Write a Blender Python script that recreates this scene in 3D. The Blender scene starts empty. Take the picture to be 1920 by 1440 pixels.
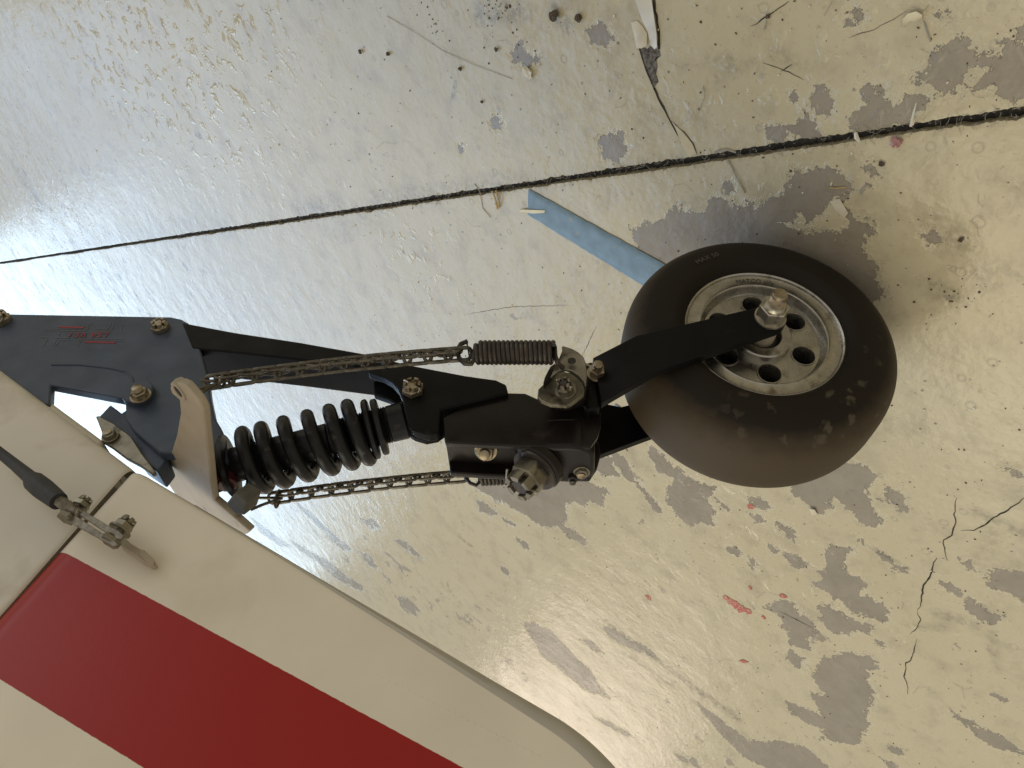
import bpy, bmesh, math, random
import numpy as np
from mathutils import Vector, Matrix
random.seed(7); np.random.seed(7)
scn = bpy.context.scene
col = scn.collection

# ------------------------------------------------------------------ camera
# world: X = aircraft right, Y = aircraft forward, Z = up, metres, floor at Z = 0
CAM_ROT = np.array([[-0.0599, -0.7367, -0.6736], [-0.7737, -0.3921, 0.4976], [-0.6307, 0.5509, -0.5465]])
_u, _s, _v = np.linalg.svd(CAM_ROT); CAM_ROT = _u @ _v
CAM_POS = np.array([0.4281, -0.1722, 0.5938])
FOC = 1442.0
cam = bpy.data.cameras.new('camera'); cam_o = bpy.data.objects.new('camera', cam); col.objects.link(cam_o)
cam.sensor_width = 36; cam.lens = FOC / 1920 * 36; cam.clip_start = 0.01; cam.clip_end = 200
r_, d_, f_ = CAM_ROT[:, 0], CAM_ROT[:, 1], CAM_ROT[:, 2]
cam_o.matrix_world = Matrix(((r_[0], -d_[0], -f_[0], CAM_POS[0]), (r_[1], -d_[1], -f_[1], CAM_POS[1]),
                             (r_[2], -d_[2], -f_[2], CAM_POS[2]), (0, 0, 0, 1)))
scn.camera = cam_o

# ------------------------------------------------------------------ light
W = bpy.data.worlds.new('World'); scn.world = W; W.use_nodes = True
bg = W.node_tree.nodes['Background']; bg.inputs[0].default_value = (1.0, 0.92, 0.80, 1); bg.inputs[1].default_value = 0.50

def area(name, loc, target, sx, sy, power, colr):
    L = bpy.data.lights.new(name, 'AREA'); L.shape = 'RECTANGLE'; L.size = sx; L.size_y = sy; L.energy = power; L.color = colr
    o = bpy.data.objects.new(name, L); col.objects.link(o); o.location = loc
    o.rotation_euler = (Vector(target) - Vector(loc)).to_track_quat('-Z', 'Y').to_euler()
    return o
def polar(az, dist, z):   # azimuth from +Y towards -X
    a = math.radians(az); return (-math.sin(a) * dist, math.cos(a) * dist, z)
area('hangar_door_light', polar(38, 8.0, 0.95), (0, 0, 0.8), 4.6, 1.8, 90, (0.58, 0.80, 1.0))
area('door_sky_light', polar(30, 8.2, 4.9), (0, 0, 0.6), 6.6, 6.2, 275, (0.30, 0.57, 1.0))
area('added_rim_light', polar(-42, 7.0, 1.3), (0, 0, 0.6), 2.6, 2.2, 34, (0.90, 0.95, 1.0))  # added, unseen lamp for the rudder nose highlight and rim light
area('side_door_light', polar(76, 6.5, 1.7), (0, 0, 1.0), 1.6, 1.8, 22, (1.0, 0.82, 0.68))
area('roof_light', (-1.0, -0.6, 3.0), (-0.2, -0.1, 0.0), 2.4, 2.4, 46, (1.0, 0.90, 0.68))

scn.render.engine = 'CYCLES'
vs = scn.view_settings; vs.view_transform = 'Standard'; vs.look = 'None'; vs.exposure = 0; vs.gamma = 1; vs.use_curve_mapping = False

# ------------------------------------------------------------------ measuring helpers
def ray(px, py): return CAM_ROT @ np.array([px - 960, py - 720, FOC])
def at(px, py, ax, v):                       # point seen at a photo pixel on the plane axis = v
    d = ray(px, py); return CAM_POS + d * (v - CAM_POS[ax]) / d[ax]
def atX(px, py, x): return at(px, py, 0, x)
def fl(px, py, z=0.0): return at(px, py, 2, z)
# wheel frame: axle yawed and leaning a little
AX = np.array([[0.9749, 0.1853, -0.123], [-0.1853, 0.9826, 0.0115], [0.123, 0.0115, 0.9923]])
_u, _s, _v = np.linalg.svd(AX); AX = _u @ _v
TR = 0.109; HUB = np.array([0, 0, TR * 0.975])
def wp(s, a, b): return HUB + AX @ np.array([s, a, b])
def atW(px, py, s):
    n = AX[:, 0]; d = ray(px, py); P0 = HUB + n * s
    return CAM_POS + d * ((P0 - CAM_POS) @ n) / (d @ n)

# ------------------------------------------------------------------ materials
def mat(name, base=(.5, .5, .5), rough=.5, metal=0.0, spec=.5, var=.0, vscale=60, bump=0.0, bscale=400, dirt=None, dscale=25, dthr=.58, coat=0.0, rvar=.0):
    m = bpy.data.materials.new(name); m.use_nodes = True; nt = m.node_tree; N = nt.nodes; Lk = nt.links
    b = N['Principled BSDF']; b.inputs['Roughness'].default_value = rough; b.inputs['Metallic'].default_value = metal
    b.inputs['Specular IOR Level'].default_value = spec; b.inputs['Coat Weight'].default_value = coat
    tc = N.new('ShaderNodeTexCoord'); geo = N.new('ShaderNodeNewGeometry')
    def noise(scale, detail=4):
        n = N.new('ShaderNodeTexNoise'); n.inputs['Scale'].default_value = scale; n.inputs['Detail'].default_value = detail
        Lk.new(geo.outputs['Position'], n.inputs['Vector']); return n
    c = N.new('ShaderNodeRGB'); c.outputs[0].default_value = (*base, 1); out = c.outputs[0]
    if var > 0:
        n = noise(vscale); mx = N.new('ShaderNodeMix'); mx.data_type = 'RGBA'; mx.blend_type = 'MULTIPLY'
        mp = N.new('ShaderNodeMapRange'); mp.inputs['From Min'].default_value = .3; mp.inputs['From Max'].default_value = .7
        mp.inputs['To Min'].default_value = 1 - var; mp.inputs['To Max'].default_value = 1 + var
        Lk.new(n.outputs['Fac'], mp.inputs['Value']); mx.inputs['Factor'].default_value = 1
        Lk.new(out, mx.inputs['A']); Lk.new(mp.outputs[0], mx.inputs['B']); out = mx.outputs['Result']
    if dirt:
        n = noise(dscale, 8); mp = N.new('ShaderNodeMapRange'); mp.inputs['From Min'].default_value = dthr; mp.inputs['From Max'].default_value = dthr + .14
        Lk.new(n.outputs['Fac'], mp.inputs['Value'])
        mx = N.new('ShaderNodeMix'); mx.data_type = 'RGBA'; Lk.new(mp.outputs[0], mx.inputs['Factor'])
        Lk.new(out, mx.inputs['A']); mx.inputs['B'].default_value = (*dirt, 1); out = mx.outputs['Result']
    Lk.new(out, b.inputs['Base Color'])
    if rvar > 0:
        n = noise(vscale * 1.7); mp = N.new('ShaderNodeMapRange'); mp.inputs['From Min'].default_value = .3; mp.inputs['From Max'].default_value = .7
        mp.inputs['To Min'].default_value = max(0.02, rough - rvar); mp.inputs['To Max'].default_value = min(1, rough + rvar)
        Lk.new(n.outputs['Fac'], mp.inputs['Value']); Lk.new(mp.outputs[0], b.inputs['Roughness'])
    if bump > 0:
        n = noise(bscale, 3); bp = N.new('ShaderNodeBump'); bp.inputs['Strength'].default_value = bump; bp.inputs['Distance'].default_value = .001
        Lk.new(n.outputs['Fac'], bp.inputs['Height']); Lk.new(bp.outputs[0], b.inputs['Normal'])
    return m

M = {}
M['black'] = mat('black_powder_coat', (.005, .005, .005), .48, spec=.14, var=.25, vscale=35, bump=.10, bscale=900, dirt=(.022, .02, .018), dscale=60, dthr=.66, rvar=.08)
M['mount_flare_tint'] = mat('black_flare_tint', (.055, .072, .104), .42, spec=.3, var=.2, vscale=30, bump=.05, bscale=900, dirt=(.06, .06, .06), dscale=50, dthr=.68, rvar=.08)  # bluish lens flare veil over the black parts, put into the base colour
M['brownblack'] = mat('brown_black_coat', (.0095, .0068, .0065), .34, spec=.3, var=.3, vscale=30, bump=.08, bscale=700, dirt=(.03, .022, .017), dscale=45, dthr=.62, rvar=.1)
M['spring_black'] = mat('spring_black', (.008, .008, .009), .36, spec=.3, var=.25, vscale=90, bump=.08, dirt=(.06, .055, .045), dscale=120, dthr=.62)
M['steel_dark'] = mat('oiled_steel', (.055, .047, .040), .42, metal=.55, var=.3, vscale=150, dirt=(.08, .055, .035), dscale=150, dthr=.6)
M['chain'] = mat('chain_steel', (.13, .118, .095), .40, metal=.75, var=.35, vscale=180, dirt=(.07, .055, .035), dscale=200, dthr=.56)
M['bracket'] = mat('olive_plated_steel', (.23, .212, .165), .36, metal=.8, var=.3, vscale=80, dirt=(.035, .03, .02), dscale=70, dthr=.58, rvar=.1)
M['cad'] = mat('cadmium_gold', (.34, .285, .20), .42, metal=.85, var=.3, vscale=140, dirt=(.10, .07, .04), dscale=160, dthr=.56)
M['steel'] = mat('zinc_steel', (.46, .43, .36), .34, metal=.9, var=.2, vscale=160, dirt=(.16, .13, .09), dscale=140, dthr=.6)
M['cream_metal'] = mat('nylon_spacer', (.42, .37, .28), .5, var=.1)
M['alu'] = mat('cast_aluminium', (.40, .385, .345), .27, metal=.95, var=.16, vscale=90, bump=.05, bscale=1200, dirt=(.16, .13, .09), dscale=70, dthr=.60, rvar=.08)
M['dark'] = mat('dark_bearing', (.012, .011, .010), .5)
M['cream'] = mat('cream_fabric_paint', (.60, .54, .42), .42, var=.05, vscale=14, bump=.05, bscale=260, dirt=(.46, .39, .28), dscale=9, dthr=.60, rvar=.06)
M['horn'] = mat('cream_worn_paint', (.40, .345, .262), .70, spec=.2, var=.08, vscale=40, dirt=(.16, .12, .08), dscale=55, dthr=.63)
M['tape_edge'] = mat('grey_edge_tape', (.44, .41, .34), .5, var=.06, vscale=30)
M['rubber_boot'] = mat('grey_sleeve', (.035, .036, .040), .6, var=.2, vscale=120, bump=.2, bscale=300)
M['red_cap'] = mat('red_anodised', (.075, .010, .014), .35)
M['wire'] = mat('cable_strands', (.24, .22, .18), .5, metal=.7, var=.3, vscale=300)
M['blue_tape'] = mat('blue_masking_tape', (.175, .265, .345), .75, var=.12, vscale=80, bump=.25, bscale=700, dirt=(.30, .30, .26), dscale=120, dthr=.64)
M['straw'] = mat('dry_straw', (.42, .31, .13), .6, var=.2)
M['debris'] = mat('brown_debris', (.075, .055, .035), .8, var=.5, vscale=500)
M['chip'] = mat('loose_paint_chip', (.66, .60, .42), .5, var=.08)
M['red_bead'] = mat('pink_glass', (.34, .17, .15), .25, spec=.7)
M['crumb'] = mat('pale_crumbs', (.62, .58, .48), .6)
M['redpaint'] = mat('red_paint_spots', (.40, .085, .065), .5, dirt=(.45, .36, .26), dscale=500, dthr=.5)
M['crack'] = mat('crack_dirt', (.030, .025, .018), .9)
M['joint'] = mat('joint_dirt', (.030, .027, .022), .95, var=.5, vscale=200, bump=.25, bscale=500, dirt=(.11, .10, .08), dscale=160, dthr=.56)
M['fibre'] = mat('dust_fibres', (.32, .30, .25), .8)
M['print_grey'] = mat('grey_print', (.16, .165, .175), .5)
M['print_red'] = mat('red_print', (.26, .022, .028), .5)
M['flake'] = mat('lifted_paint', (.56, .51, .385), .34, var=.08, vscale=90)

def tyre_material():
    m = bpy.data.materials.new('tyre_rubber'); m.use_nodes = True; nt = m.node_tree; N = nt.nodes; Lk = nt.links
    b = N['Principled BSDF']; at_ = N.new('ShaderNodeAttribute'); at_.attribute_name = 'dust'
    geo = N.new('ShaderNodeNewGeometry')
    n = N.new('ShaderNodeTexNoise'); n.inputs['Scale'].default_value = 90; n.inputs['Detail'].default_value = 6; Lk.new(geo.outputs['Position'], n.inputs['Vector'])
    n2 = N.new('ShaderNodeTexNoise'); n2.inputs['Scale'].default_value = 1100; n2.inputs['Detail'].default_value = 2; Lk.new(geo.outputs['Position'], n2.inputs['Vector'])
    ma = N.new('ShaderNodeMath'); ma.operation = 'MULTIPLY_ADD'; Lk.new(n.outputs['Fac'], ma.inputs[0]); ma.inputs[1].default_value = .5; Lk.new(at_.outputs['Fac'], ma.inputs[2])
    mp = N.new('ShaderNodeMapRange'); mp.inputs['From Min'].default_value = .40; mp.inputs['From Max'].default_value = 1.15; Lk.new(ma.outputs[0], mp.inputs['Value'])
    mx = N.new('ShaderNodeMix'); mx.data_type = 'RGBA'; mx.inputs['A'].default_value = (.013, .0095, .006, 1); mx.inputs['B'].default_value = (.056, .041, .024, 1)
    Lk.new(mp.outputs[0], mx.inputs['Factor'])
    # pale dried mud splashes on the sidewall
    sp = N.new('ShaderNodeTexVoronoi'); sp.inputs['Scale'].default_value = 75; sp.inputs['Randomness'].default_value = 1
    nz = N.new('ShaderNodeTexNoise'); nz.inputs['Scale'].default_value = 160; nz.inputs['Detail'].default_value = 4; Lk.new(geo.outputs['Position'], nz.inputs['Vector'])
    mv = N.new('ShaderNodeMix'); mv.data_type = 'VECTOR'; mv.inputs['Factor'].default_value = .012
    Lk.new(geo.outputs['Position'], mv.inputs['A']); Lk.new(nz.outputs['Color'], mv.inputs['B']); Lk.new(mv.outputs['Result'], sp.inputs['Vector'])
    lt = N.new('ShaderNodeMapRange'); lt.inputs['From Min'].default_value = .36; lt.inputs['From Max'].default_value = .22; Lk.new(sp.outputs['Distance'], lt.inputs['Value'])
    at2 = N.new('ShaderNodeAttribute'); at2.attribute_name = 'mud'
    mm = N.new('ShaderNodeMath'); mm.operation = 'MULTIPLY'; Lk.new(lt.outputs[0], mm.inputs[0]); Lk.new(at2.outputs['Fac'], mm.inputs[1])
    mm2 = N.new('ShaderNodeMath'); mm2.operation = 'MULTIPLY'; Lk.new(mm.outputs[0], mm2.inputs[0])
    gate = N.new('ShaderNodeMapRange'); gate.inputs['From Min'].default_value = .36; gate.inputs['From Max'].default_value = .52; Lk.new(n.outputs['Fac'], gate.inputs['Value'])
    Lk.new(gate.outputs[0], mm2.inputs[1])
    mx2 = N.new('ShaderNodeMix'); mx2.data_type = 'RGBA'; Lk.new(mx.outputs['Result'], mx2.inputs['A']); mx2.inputs['B'].default_value = (.075, .062, .042, 1)
    Lk.new(mm2.outputs[0], mx2.inputs['Factor'])
    Lk.new(mx2.outputs['Result'], b.inputs['Base Color']); b.inputs['Roughness'].default_value = .62; b.inputs['Specular IOR Level'].default_value = .22
    bp = N.new('ShaderNodeBump'); bp.inputs['Strength'].default_value = .25; bp.inputs['Distance'].default_value = .0006; Lk.new(n2.outputs['Fac'], bp.inputs['Height']); Lk.new(bp.outputs[0], b.inputs['Normal'])
    return m
M['tyre'] = tyre_material()

# ------------------------------------------------------------------ mesh helpers
class MB:
    def __init__(s): s.v = []; s.f = []
    def add(s, vs, fs):
        o = len(s.v); s.v += [tuple(map(float, p)) for p in vs]; s.f += [tuple(i + o for i in f) for f in fs]
    def prism(s, pts, vec):
        pts = [np.array(p, float) for p in pts]; vec = np.array(vec, float); n = len(pts)
        nn = np.zeros(3)
        for i in range(n): nn += np.cross(pts[i], pts[(i + 1) % n])
        if nn @ vec > 0: pts = pts[::-1]
        s.add(pts + [p + vec for p in pts], [tuple(range(n)), tuple(range(2 * n - 1, n - 1, -1))] +
              [(i, i + n, (i + 1) % n + n, (i + 1) % n) for i in range(n)])
    def frame(s, d):
        d = np.array(d, float); d /= np.linalg.norm(d); a = np.array([0, 0, 1.]) if abs(d[2]) < .9 else np.array([1., 0, 0])
        x = np.cross(a, d); x /= np.linalg.norm(x); return x, np.cross(d, x), d
    def lathe(s, o, d, prof, seg=48, close=False):   # prof: list of (r, h)
        o = np.array(o, float); x, y, d = s.frame(d); vs = []; n = len(prof)
        for k in range(seg):
            t = 2 * math.pi * k / seg; e = math.cos(t) * x + math.sin(t) * y
            for r, h in prof: vs.append(o + e * r + d * h)
        fs = []
        m = n if close else n - 1
        for k in range(seg):
            for i in range(m):
                a, b = k * n + i, k * n + (i + 1) % n; c, e = ((k + 1) % seg) * n + (i + 1) % n, ((k + 1) % seg) * n + i
                fs.append((a, e, c, b))
        s.add(vs, fs)
    def cyl(s, p0, p1, r, seg=20, r2=None, ch=0.0):
        p0 = np.array(p0, float); p1 = np.array(p1, float); h = np.linalg.norm(p1 - p0); r2 = r if r2 is None else r2
        pr = [(1e-5, 0), (r, 0), (r2, h - ch), (r2 - ch, h), (1e-5, h)] if ch else [(1e-5, 0), (r, 0), (r2, h), (1e-5, h)]
        s.lathe(p0, p1 - p0, pr, seg)
    def hexn(s, p0, d, r, h, rot=0, seg=6, ch=.0012):
        p0 = np.array(p0, float); x, y, d = s.frame(d); rings = []
        for rr, hh in ((r, 0), (r, h - ch), (r - ch, h)):
            rings.append([p0 + (math.cos(rot + 2 * math.pi * k / seg) * x + math.sin(rot + 2 * math.pi * k / seg) * y) * rr + d * hh for k in range(seg)])
        vs = sum(rings, []); fs = [tuple(range(seg))[::-1], tuple(range(2 * seg, 3 * seg))]
        for i in range(2):
            for k in range(seg): fs.append((i * seg + k, i * seg + (k + 1) % seg, (i + 1) * seg + (k + 1) % seg, (i + 1) * seg + k))
        s.add(vs, fs)
    def tube(s, path, r, seg=8, closed=False, flat=1.0, up=None):
        P = [np.array(p, float) for p in path]; n = len(P); rr = r if hasattr(r, '__len__') else [r] * n
        T = []
        for i in range(n):
            a = P[(i - 1) % n] if (closed or i > 0) else P[i]; b = P[(i + 1) % n] if (closed or i < n - 1) else P[i]
            t = b - a; T.append(t / (np.linalg.norm(t) + 1e-12))
        x = s.frame(T[0])[0] if up is None else np.cross(np.array(up, float), T[0]); x = x / np.linalg.norm(x)
        vs = []
        for i in range(n):
            x = x - T[i] * (x @ T[i]); x /= np.linalg.norm(x); y = np.cross(T[i], x)
            for k in range(seg):
                a = 2 * math.pi * k / seg; vs.append(P[i] + (math.cos(a) * x + math.sin(a) * y * flat) * rr[i])
        fs = []
        for i in range(n if closed else n - 1):
            for k in range(seg):
                fs.append((i * seg + k, i * seg + (k + 1) % seg, ((i + 1) % n) * seg + (k + 1) % seg, ((i + 1) % n) * seg + k))
        if not closed: fs += [tuple(range(seg))[::-1], tuple((n - 1) * seg + k for k in range(seg))]
        s.add(vs, fs)
    def box(s, c, sx, sy, sz, R3=None):
        c = np.array(c, float); R3 = np.eye(3) if R3 is None else R3
        vs = [c + R3 @ np.array([i * sx / 2, j * sy / 2, k * sz / 2]) for i in (-1, 1) for j in (-1, 1) for k in (-1, 1)]
        s.add(vs, [(0, 1, 3, 2), (4, 6, 7, 5), (0, 4, 5, 1), (2, 3, 7, 6), (0, 2, 6, 4), (1, 5, 7, 3)])
    def build(s, name, m, parent=None, smooth=True, angle=40, bevel=0.0, seg=2, recalc=True):
        me = bpy.data.meshes.new(name); me.from_pydata(s.v, [], s.f); me.update()
        if recalc:
            b = bmesh.new(); b.from_mesh(me); bmesh.ops.remove_doubles(b, verts=b.verts, dist=2e-6); bmesh.ops.recalc_face_normals(b, faces=b.faces); b.to_mesh(me); b.free()
        if smooth:
            me.polygons.foreach_set('use_smooth', [True] * len(me.polygons)); me.set_sharp_from_angle(angle=math.radians(angle))
        o = bpy.data.objects.new(name, me); col.objects.link(o); me.materials.append(m)
        if parent is not None: o.parent = parent; o.matrix_parent_inverse = parent.matrix_world.inverted()
        if bevel:
            md = o.modifiers.new('bevel', 'BEVEL'); md.width = bevel; md.segments = seg; md.limit_method = 'ANGLE'; md.angle_limit = math.radians(35)
        return o
def empty(name, loc, label, cat, group=None):
    o = bpy.data.objects.new(name, None); o.empty_display_size = .02; col.objects.link(o); o.matrix_world = Matrix.Translation(Vector(tuple(map(float, loc))))
    o['label'] = label; o['category'] = cat
    if group: o['group'] = group
    return o
def tag(o, label, cat, group=None):
    o['label'] = label; o['category'] = cat
    if group: o['group'] = group
    return o
def px_prism(name, pts, x1, thick, m, parent, bevel=.0012):
    mb = MB(); mb.prism([atX(px, py, x1) for px, py in pts], (-thick, 0, 0)); return mb.build(name, m, parent, angle=25, bevel=bevel)
def unit(v): v = np.array(v, float); return v / np.linalg.norm(v)

def castle_nut(name, p, d, r, h, m, parent, bolt_m=None, washer=True, rot=0.0):
    d = unit(d); p = np.array(p, float); mb = MB()
    mb.hexn(p, d, r, h * .6, rot)
    x, y, _ = mb.frame(d); ri, ro = r * .52, r * .84
    for k in range(6):
        a0 = rot + math.radians(60 * k + 11); a1 = rot + math.radians(60 * k + 49); sg = 4; vs = []
        for i in range(sg + 1):
            a = a0 + (a1 - a0) * i / sg; e = math.cos(a) * x + math.sin(a) * y
            vs += [p + e * ri + d * h * .55, p + e * ro + d * h * .55, p + e * (ro - .0006) + d * h, p + e * ri + d * h]
        fs = [(0, 3, 2, 1), (4 * sg, 4 * sg + 1, 4 * sg + 2, 4 * sg + 3)]
        for i in range(sg):
            for j in range(4): fs.append((4 * i + j, 4 * i + (j + 1) % 4, 4 * i + 4 + (j + 1) % 4, 4 * i + 4 + j))
        mb.add(vs, fs)
    n = mb.build(name, m, parent, angle=30)
    b = MB(); b.cyl(p + d * h * .3, p + d * h * .93, r * .48, 18, ch=.0008); b.build('bolt_end', bolt_m or m, n)
    c = MB(); c.tube([p + x * r * 1.0 + d * h * .78, p + d * h * .8, p - x * r * .95 + d * h * .76, p - x * r * 1.02 + y * r * .35 + d * h * .6], r * .09, 6)
    c.build('cotter_pin', M['steel'], n)
    if washer:
        w = MB(); w.cyl(p - d * .0016, p - d * .00005, r * 1.22, 28, ch=.0003); w.build('washer', m, n)
    return n
def hex_bolt(name, p, d, r, h, tip, m, parent, rot=0.3):
    d = unit(d); p = np.array(p, float); mb = MB(); mb.hexn(p, d, r, h, rot, ch=.0009); n = mb.build(name, m, parent, angle=30)
    b = MB(); b.lathe(p + d * (h - .001), d, [(1e-5, 0)] + [(r * (.60 if i % 2 else .54), .001 + i * tip / 8) for i in range(8)] + [(r * .5, tip + .001), (1e-5, tip + .001)], 18)
    b.build('bolt_end', M['cad'], n, angle=60)
    w = MB(); w.cyl(p - d * .0014, p - d * .00005, r * 1.25, 26, ch=.0003); w.build('washer', m, n)
    return n

# ------------------------------------------------------------------ FLOOR
sA, sB = fl(0, 493), fl(1920, 210)
su = unit((sA - sB)[:2].tolist() + [0]); sv = np.array([-su[1], su[0], 0.0])    # along the joint / across it
if sv @ (np.array([1., 0, 0])) < 0: sv = -sv                                    # +v = right-hand slab (upper in the photo)
SO = fl(1300, 290); SO = SO - sv * ((SO - sB) @ sv)                             # origin on the joint
GAP = 0.0072
def uv(P): d = np.asarray(P) - SO; return d @ su, d @ sv

Z3 = lambda x0, y0, s, pts: [(x0 + s * x, y0 + s * y) for x, y in pts]
chips = []
chips.append([(1183, 428), (1250, 408), (1262, 389), (1295, 407), (1327, 402), (1330, 376), (1342, 371), (1363, 390), (1392, 386), (1420, 395), (1447, 372), (1478, 373), (1480, 348), (1494, 319), (1523, 322), (1527, 313), (1558, 318), (1577, 331), (1589, 351), (1576, 369), (1593, 407), (1628, 418), (1628, 439), (1608, 477), (1640, 509), (1643, 529), (1663, 553), (1646, 567), (1600, 560), (1500, 520), (1400, 500), (1270, 510), (1215, 500), (1195, 465)])
islands = [[(1468, 421), (1500, 401), (1512, 410), (1538, 401), (1547, 380), (1570, 373), (1590, 395), (1593, 421), (1564, 453), (1547, 442), (1515, 445), (1497, 436)]]
t3 = 1 / 3
for p in [[(490, 745), (570, 725), (575, 760), (540, 805), (530, 780)], [(610, 715), (640, 680), (690, 655), (720, 690), (740, 740), (760, 775), (680, 785), (660, 755), (620, 730)],
          [(740, 555), (790, 495), (840, 550), (830, 655), (770, 600)], [(610, 545), (630, 530), (650, 550), (635, 575)],
          [(1010, 500), (1020, 460), (1120, 460), (1130, 530), (1170, 570), (1180, 620), (1270, 570), (1300, 530), (1360, 550), (1360, 590), (1300, 640), (1280, 690), (1240, 690), (1170, 680), (1150, 710), (960, 745), (950, 640), (1030, 620), (1060, 610), (1040, 550)],
          [(1285, 470), (1300, 420), (1370, 425), (1420, 370), (1430, 310), (1520, 265), (1600, 265), (1665, 310), (1660, 340), (1590, 400), (1590, 470), (1540, 500), (1480, 505), (1370, 455), (1310, 500)],
          [(1680, 440), (1720, 400), (1730, 380), (1670, 340), (1810, 330), (1820, 260), (1960, 240), (1960, 540), (1830, 530), (1740, 500), (1660, 480)],
          [(940, 120), (955, 60), (995, 65), (990, 100), (955, 130)], [(1895, 170), (1940, 130), (1940, 210)], [(1032, 970), (1055, 948), (1085, 960), (1088, 985), (1050, 1000)],
          [(230, 1050), (250, 1038), (282, 1060), (260, 1082)], [(1378, 1330), (1400, 1318), (1442, 1350), (1420, 1372)], [(1455, 70), (1500, 65), (1495, 85), (1465, 85)]]:
    chips.append(Z3(1280, 0, t3, p))
for p in [[(1290, 800), (1330, 770), (1390, 785), (1415, 835), (1390, 865), (1390, 915), (1330, 900), (1285, 870)], [(1225, 190), (1260, 155), (1300, 180), (1350, 210), (1310, 240), (1240, 230)],
          [(790, 310), (830, 280), (880, 310), (930, 330), (870, 350), (800, 350)], [(672, 680), (700, 655), (718, 690), (690, 718)], [(478, 820), (500, 810), (505, 850), (490, 855)]]:
    chips.append(Z3(700, 0, t3, p))
for p in [[(360, 150), (380, 120), (480, 60), (600, 0), (700, -40), (850, -10), (900, 60), (890, 120), (860, 150), (890, 190), (870, 250), (950, 310), (940, 370), (860, 360), (770, 260), (660, 190), (620, 210), (620, 260), (540, 285), (490, 240), (440, 200)],
          [(955, 190), (1000, 145), (1090, 150), (1145, 190), (1090, 210), (1120, 250), (1050, 230), (960, 205)], [(105, 200), (150, 190), (200, 230), (190, 270), (130, 240)],
          [(100, 310), (150, 320), (190, 350), (180, 380), (130, 350)], [(250, 345), (300, 365), (385, 400), (385, 475), (310, 425)], [(350, 585), (400, 575), (440, 600), (470, 640), (400, 640)],
          [(72, 620), (105, 606), (138, 640), (110, 668)],
          [(620, 560), (650, 520), (690, 530), (770, 520), (740, 550), (710, 620), (690, 650), (740, 680), (800, 720), (860, 770), (810, 810), (830, 840), (890, 860), (950, 900), (990, 940), (1010, 980), (975, 1020), (900, 980), (780, 960), (740, 890), (640, 840), (530, 765), (580, 740), (545, 680), (625, 660)],
          [(560, 930), (620, 920), (700, 960), (740, 1000), (900, 1040), (870, 1090), (780, 1085), (690, 1105), (620, 1060), (560, 1010), (590, 965)],
          [(210, 930), (250, 890), (330, 875), (385, 890), (420, 970), (520, 1020), (520, 1070), (470, 1100), (460, 1150), (490, 1210), (400, 1170), (350, 1150), (360, 1080), (280, 1050), (330, 1020), (260, 960)],
          [(330, 1240), (380, 1225), (450, 1260), (410, 1330), (350, 1270)], [(1490, 835), (1560, 860), (1640, 920), (1700, 960), (1760, 975), (1720, 1015), (1630, 1010), (1530, 930)],
          [(1380, 768), (1410, 766), (1480, 810), (1440, 818)], [(1690, 770), (1710, 720), (1750, 690), (1750, 665), (1830, 680), (1960, 690), (1960, 890), (1860, 830), (1780, 800)],
          [(812, 466), (840, 472), (868, 505), (835, 495)], [(945, 558), (1000, 585), (1070, 632), (1120, 655), (1145, 692), (1085, 682), (1055, 650), (990, 604)], [(1495, 625), (1540, 620), (1585, 668), (1535, 655)],
          [(235, 522), (262, 526), (258, 548)], [(1815, 510), (1850, 515), (1835, 545)], [(1815, 0), (1870, 15), (1880, 38), (1840, 30)]]:
    chips.append(Z3(1380, 880, .28125, p))
for p in [[(520, 960), (600, 930), (640, 915), (700, 930), (785, 960), (770, 985), (730, 1010), (725, 1050), (765, 1100), (740, 1160), (730, 1220), (700, 1330), (520, 1310), (560, 1240), (510, 1150), (480, 1105), (540, 1100), (500, 1040)],
          [(360, 1140), (430, 1160), (520, 1205), (600, 1230), (600, 1265), (480, 1245), (400, 1200)], [(1120, 1185), (1190, 1225), (1250, 1265), (1330, 1295), (1415, 1362), (1340, 1355), (1250, 1315), (1190, 1272)],
          [(-40, 1140), (60, 1210), (200, 1320), (340, 1320), (460, 1350), (570, 1450), (300, 1450), (200, 1400), (100, 1310)], [(840, 1345), (900, 1365), (890, 1378), (850, 1370)], [(780, 1385), (860, 1420), (850, 1445), (810, 1420)], [(1310, 1115), (1355, 1135), (1330, 1140)], [(790, 876), (805, 880), (795, 888)]]:
    chips.append(Z3(1320, 840, .4167, p))
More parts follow.
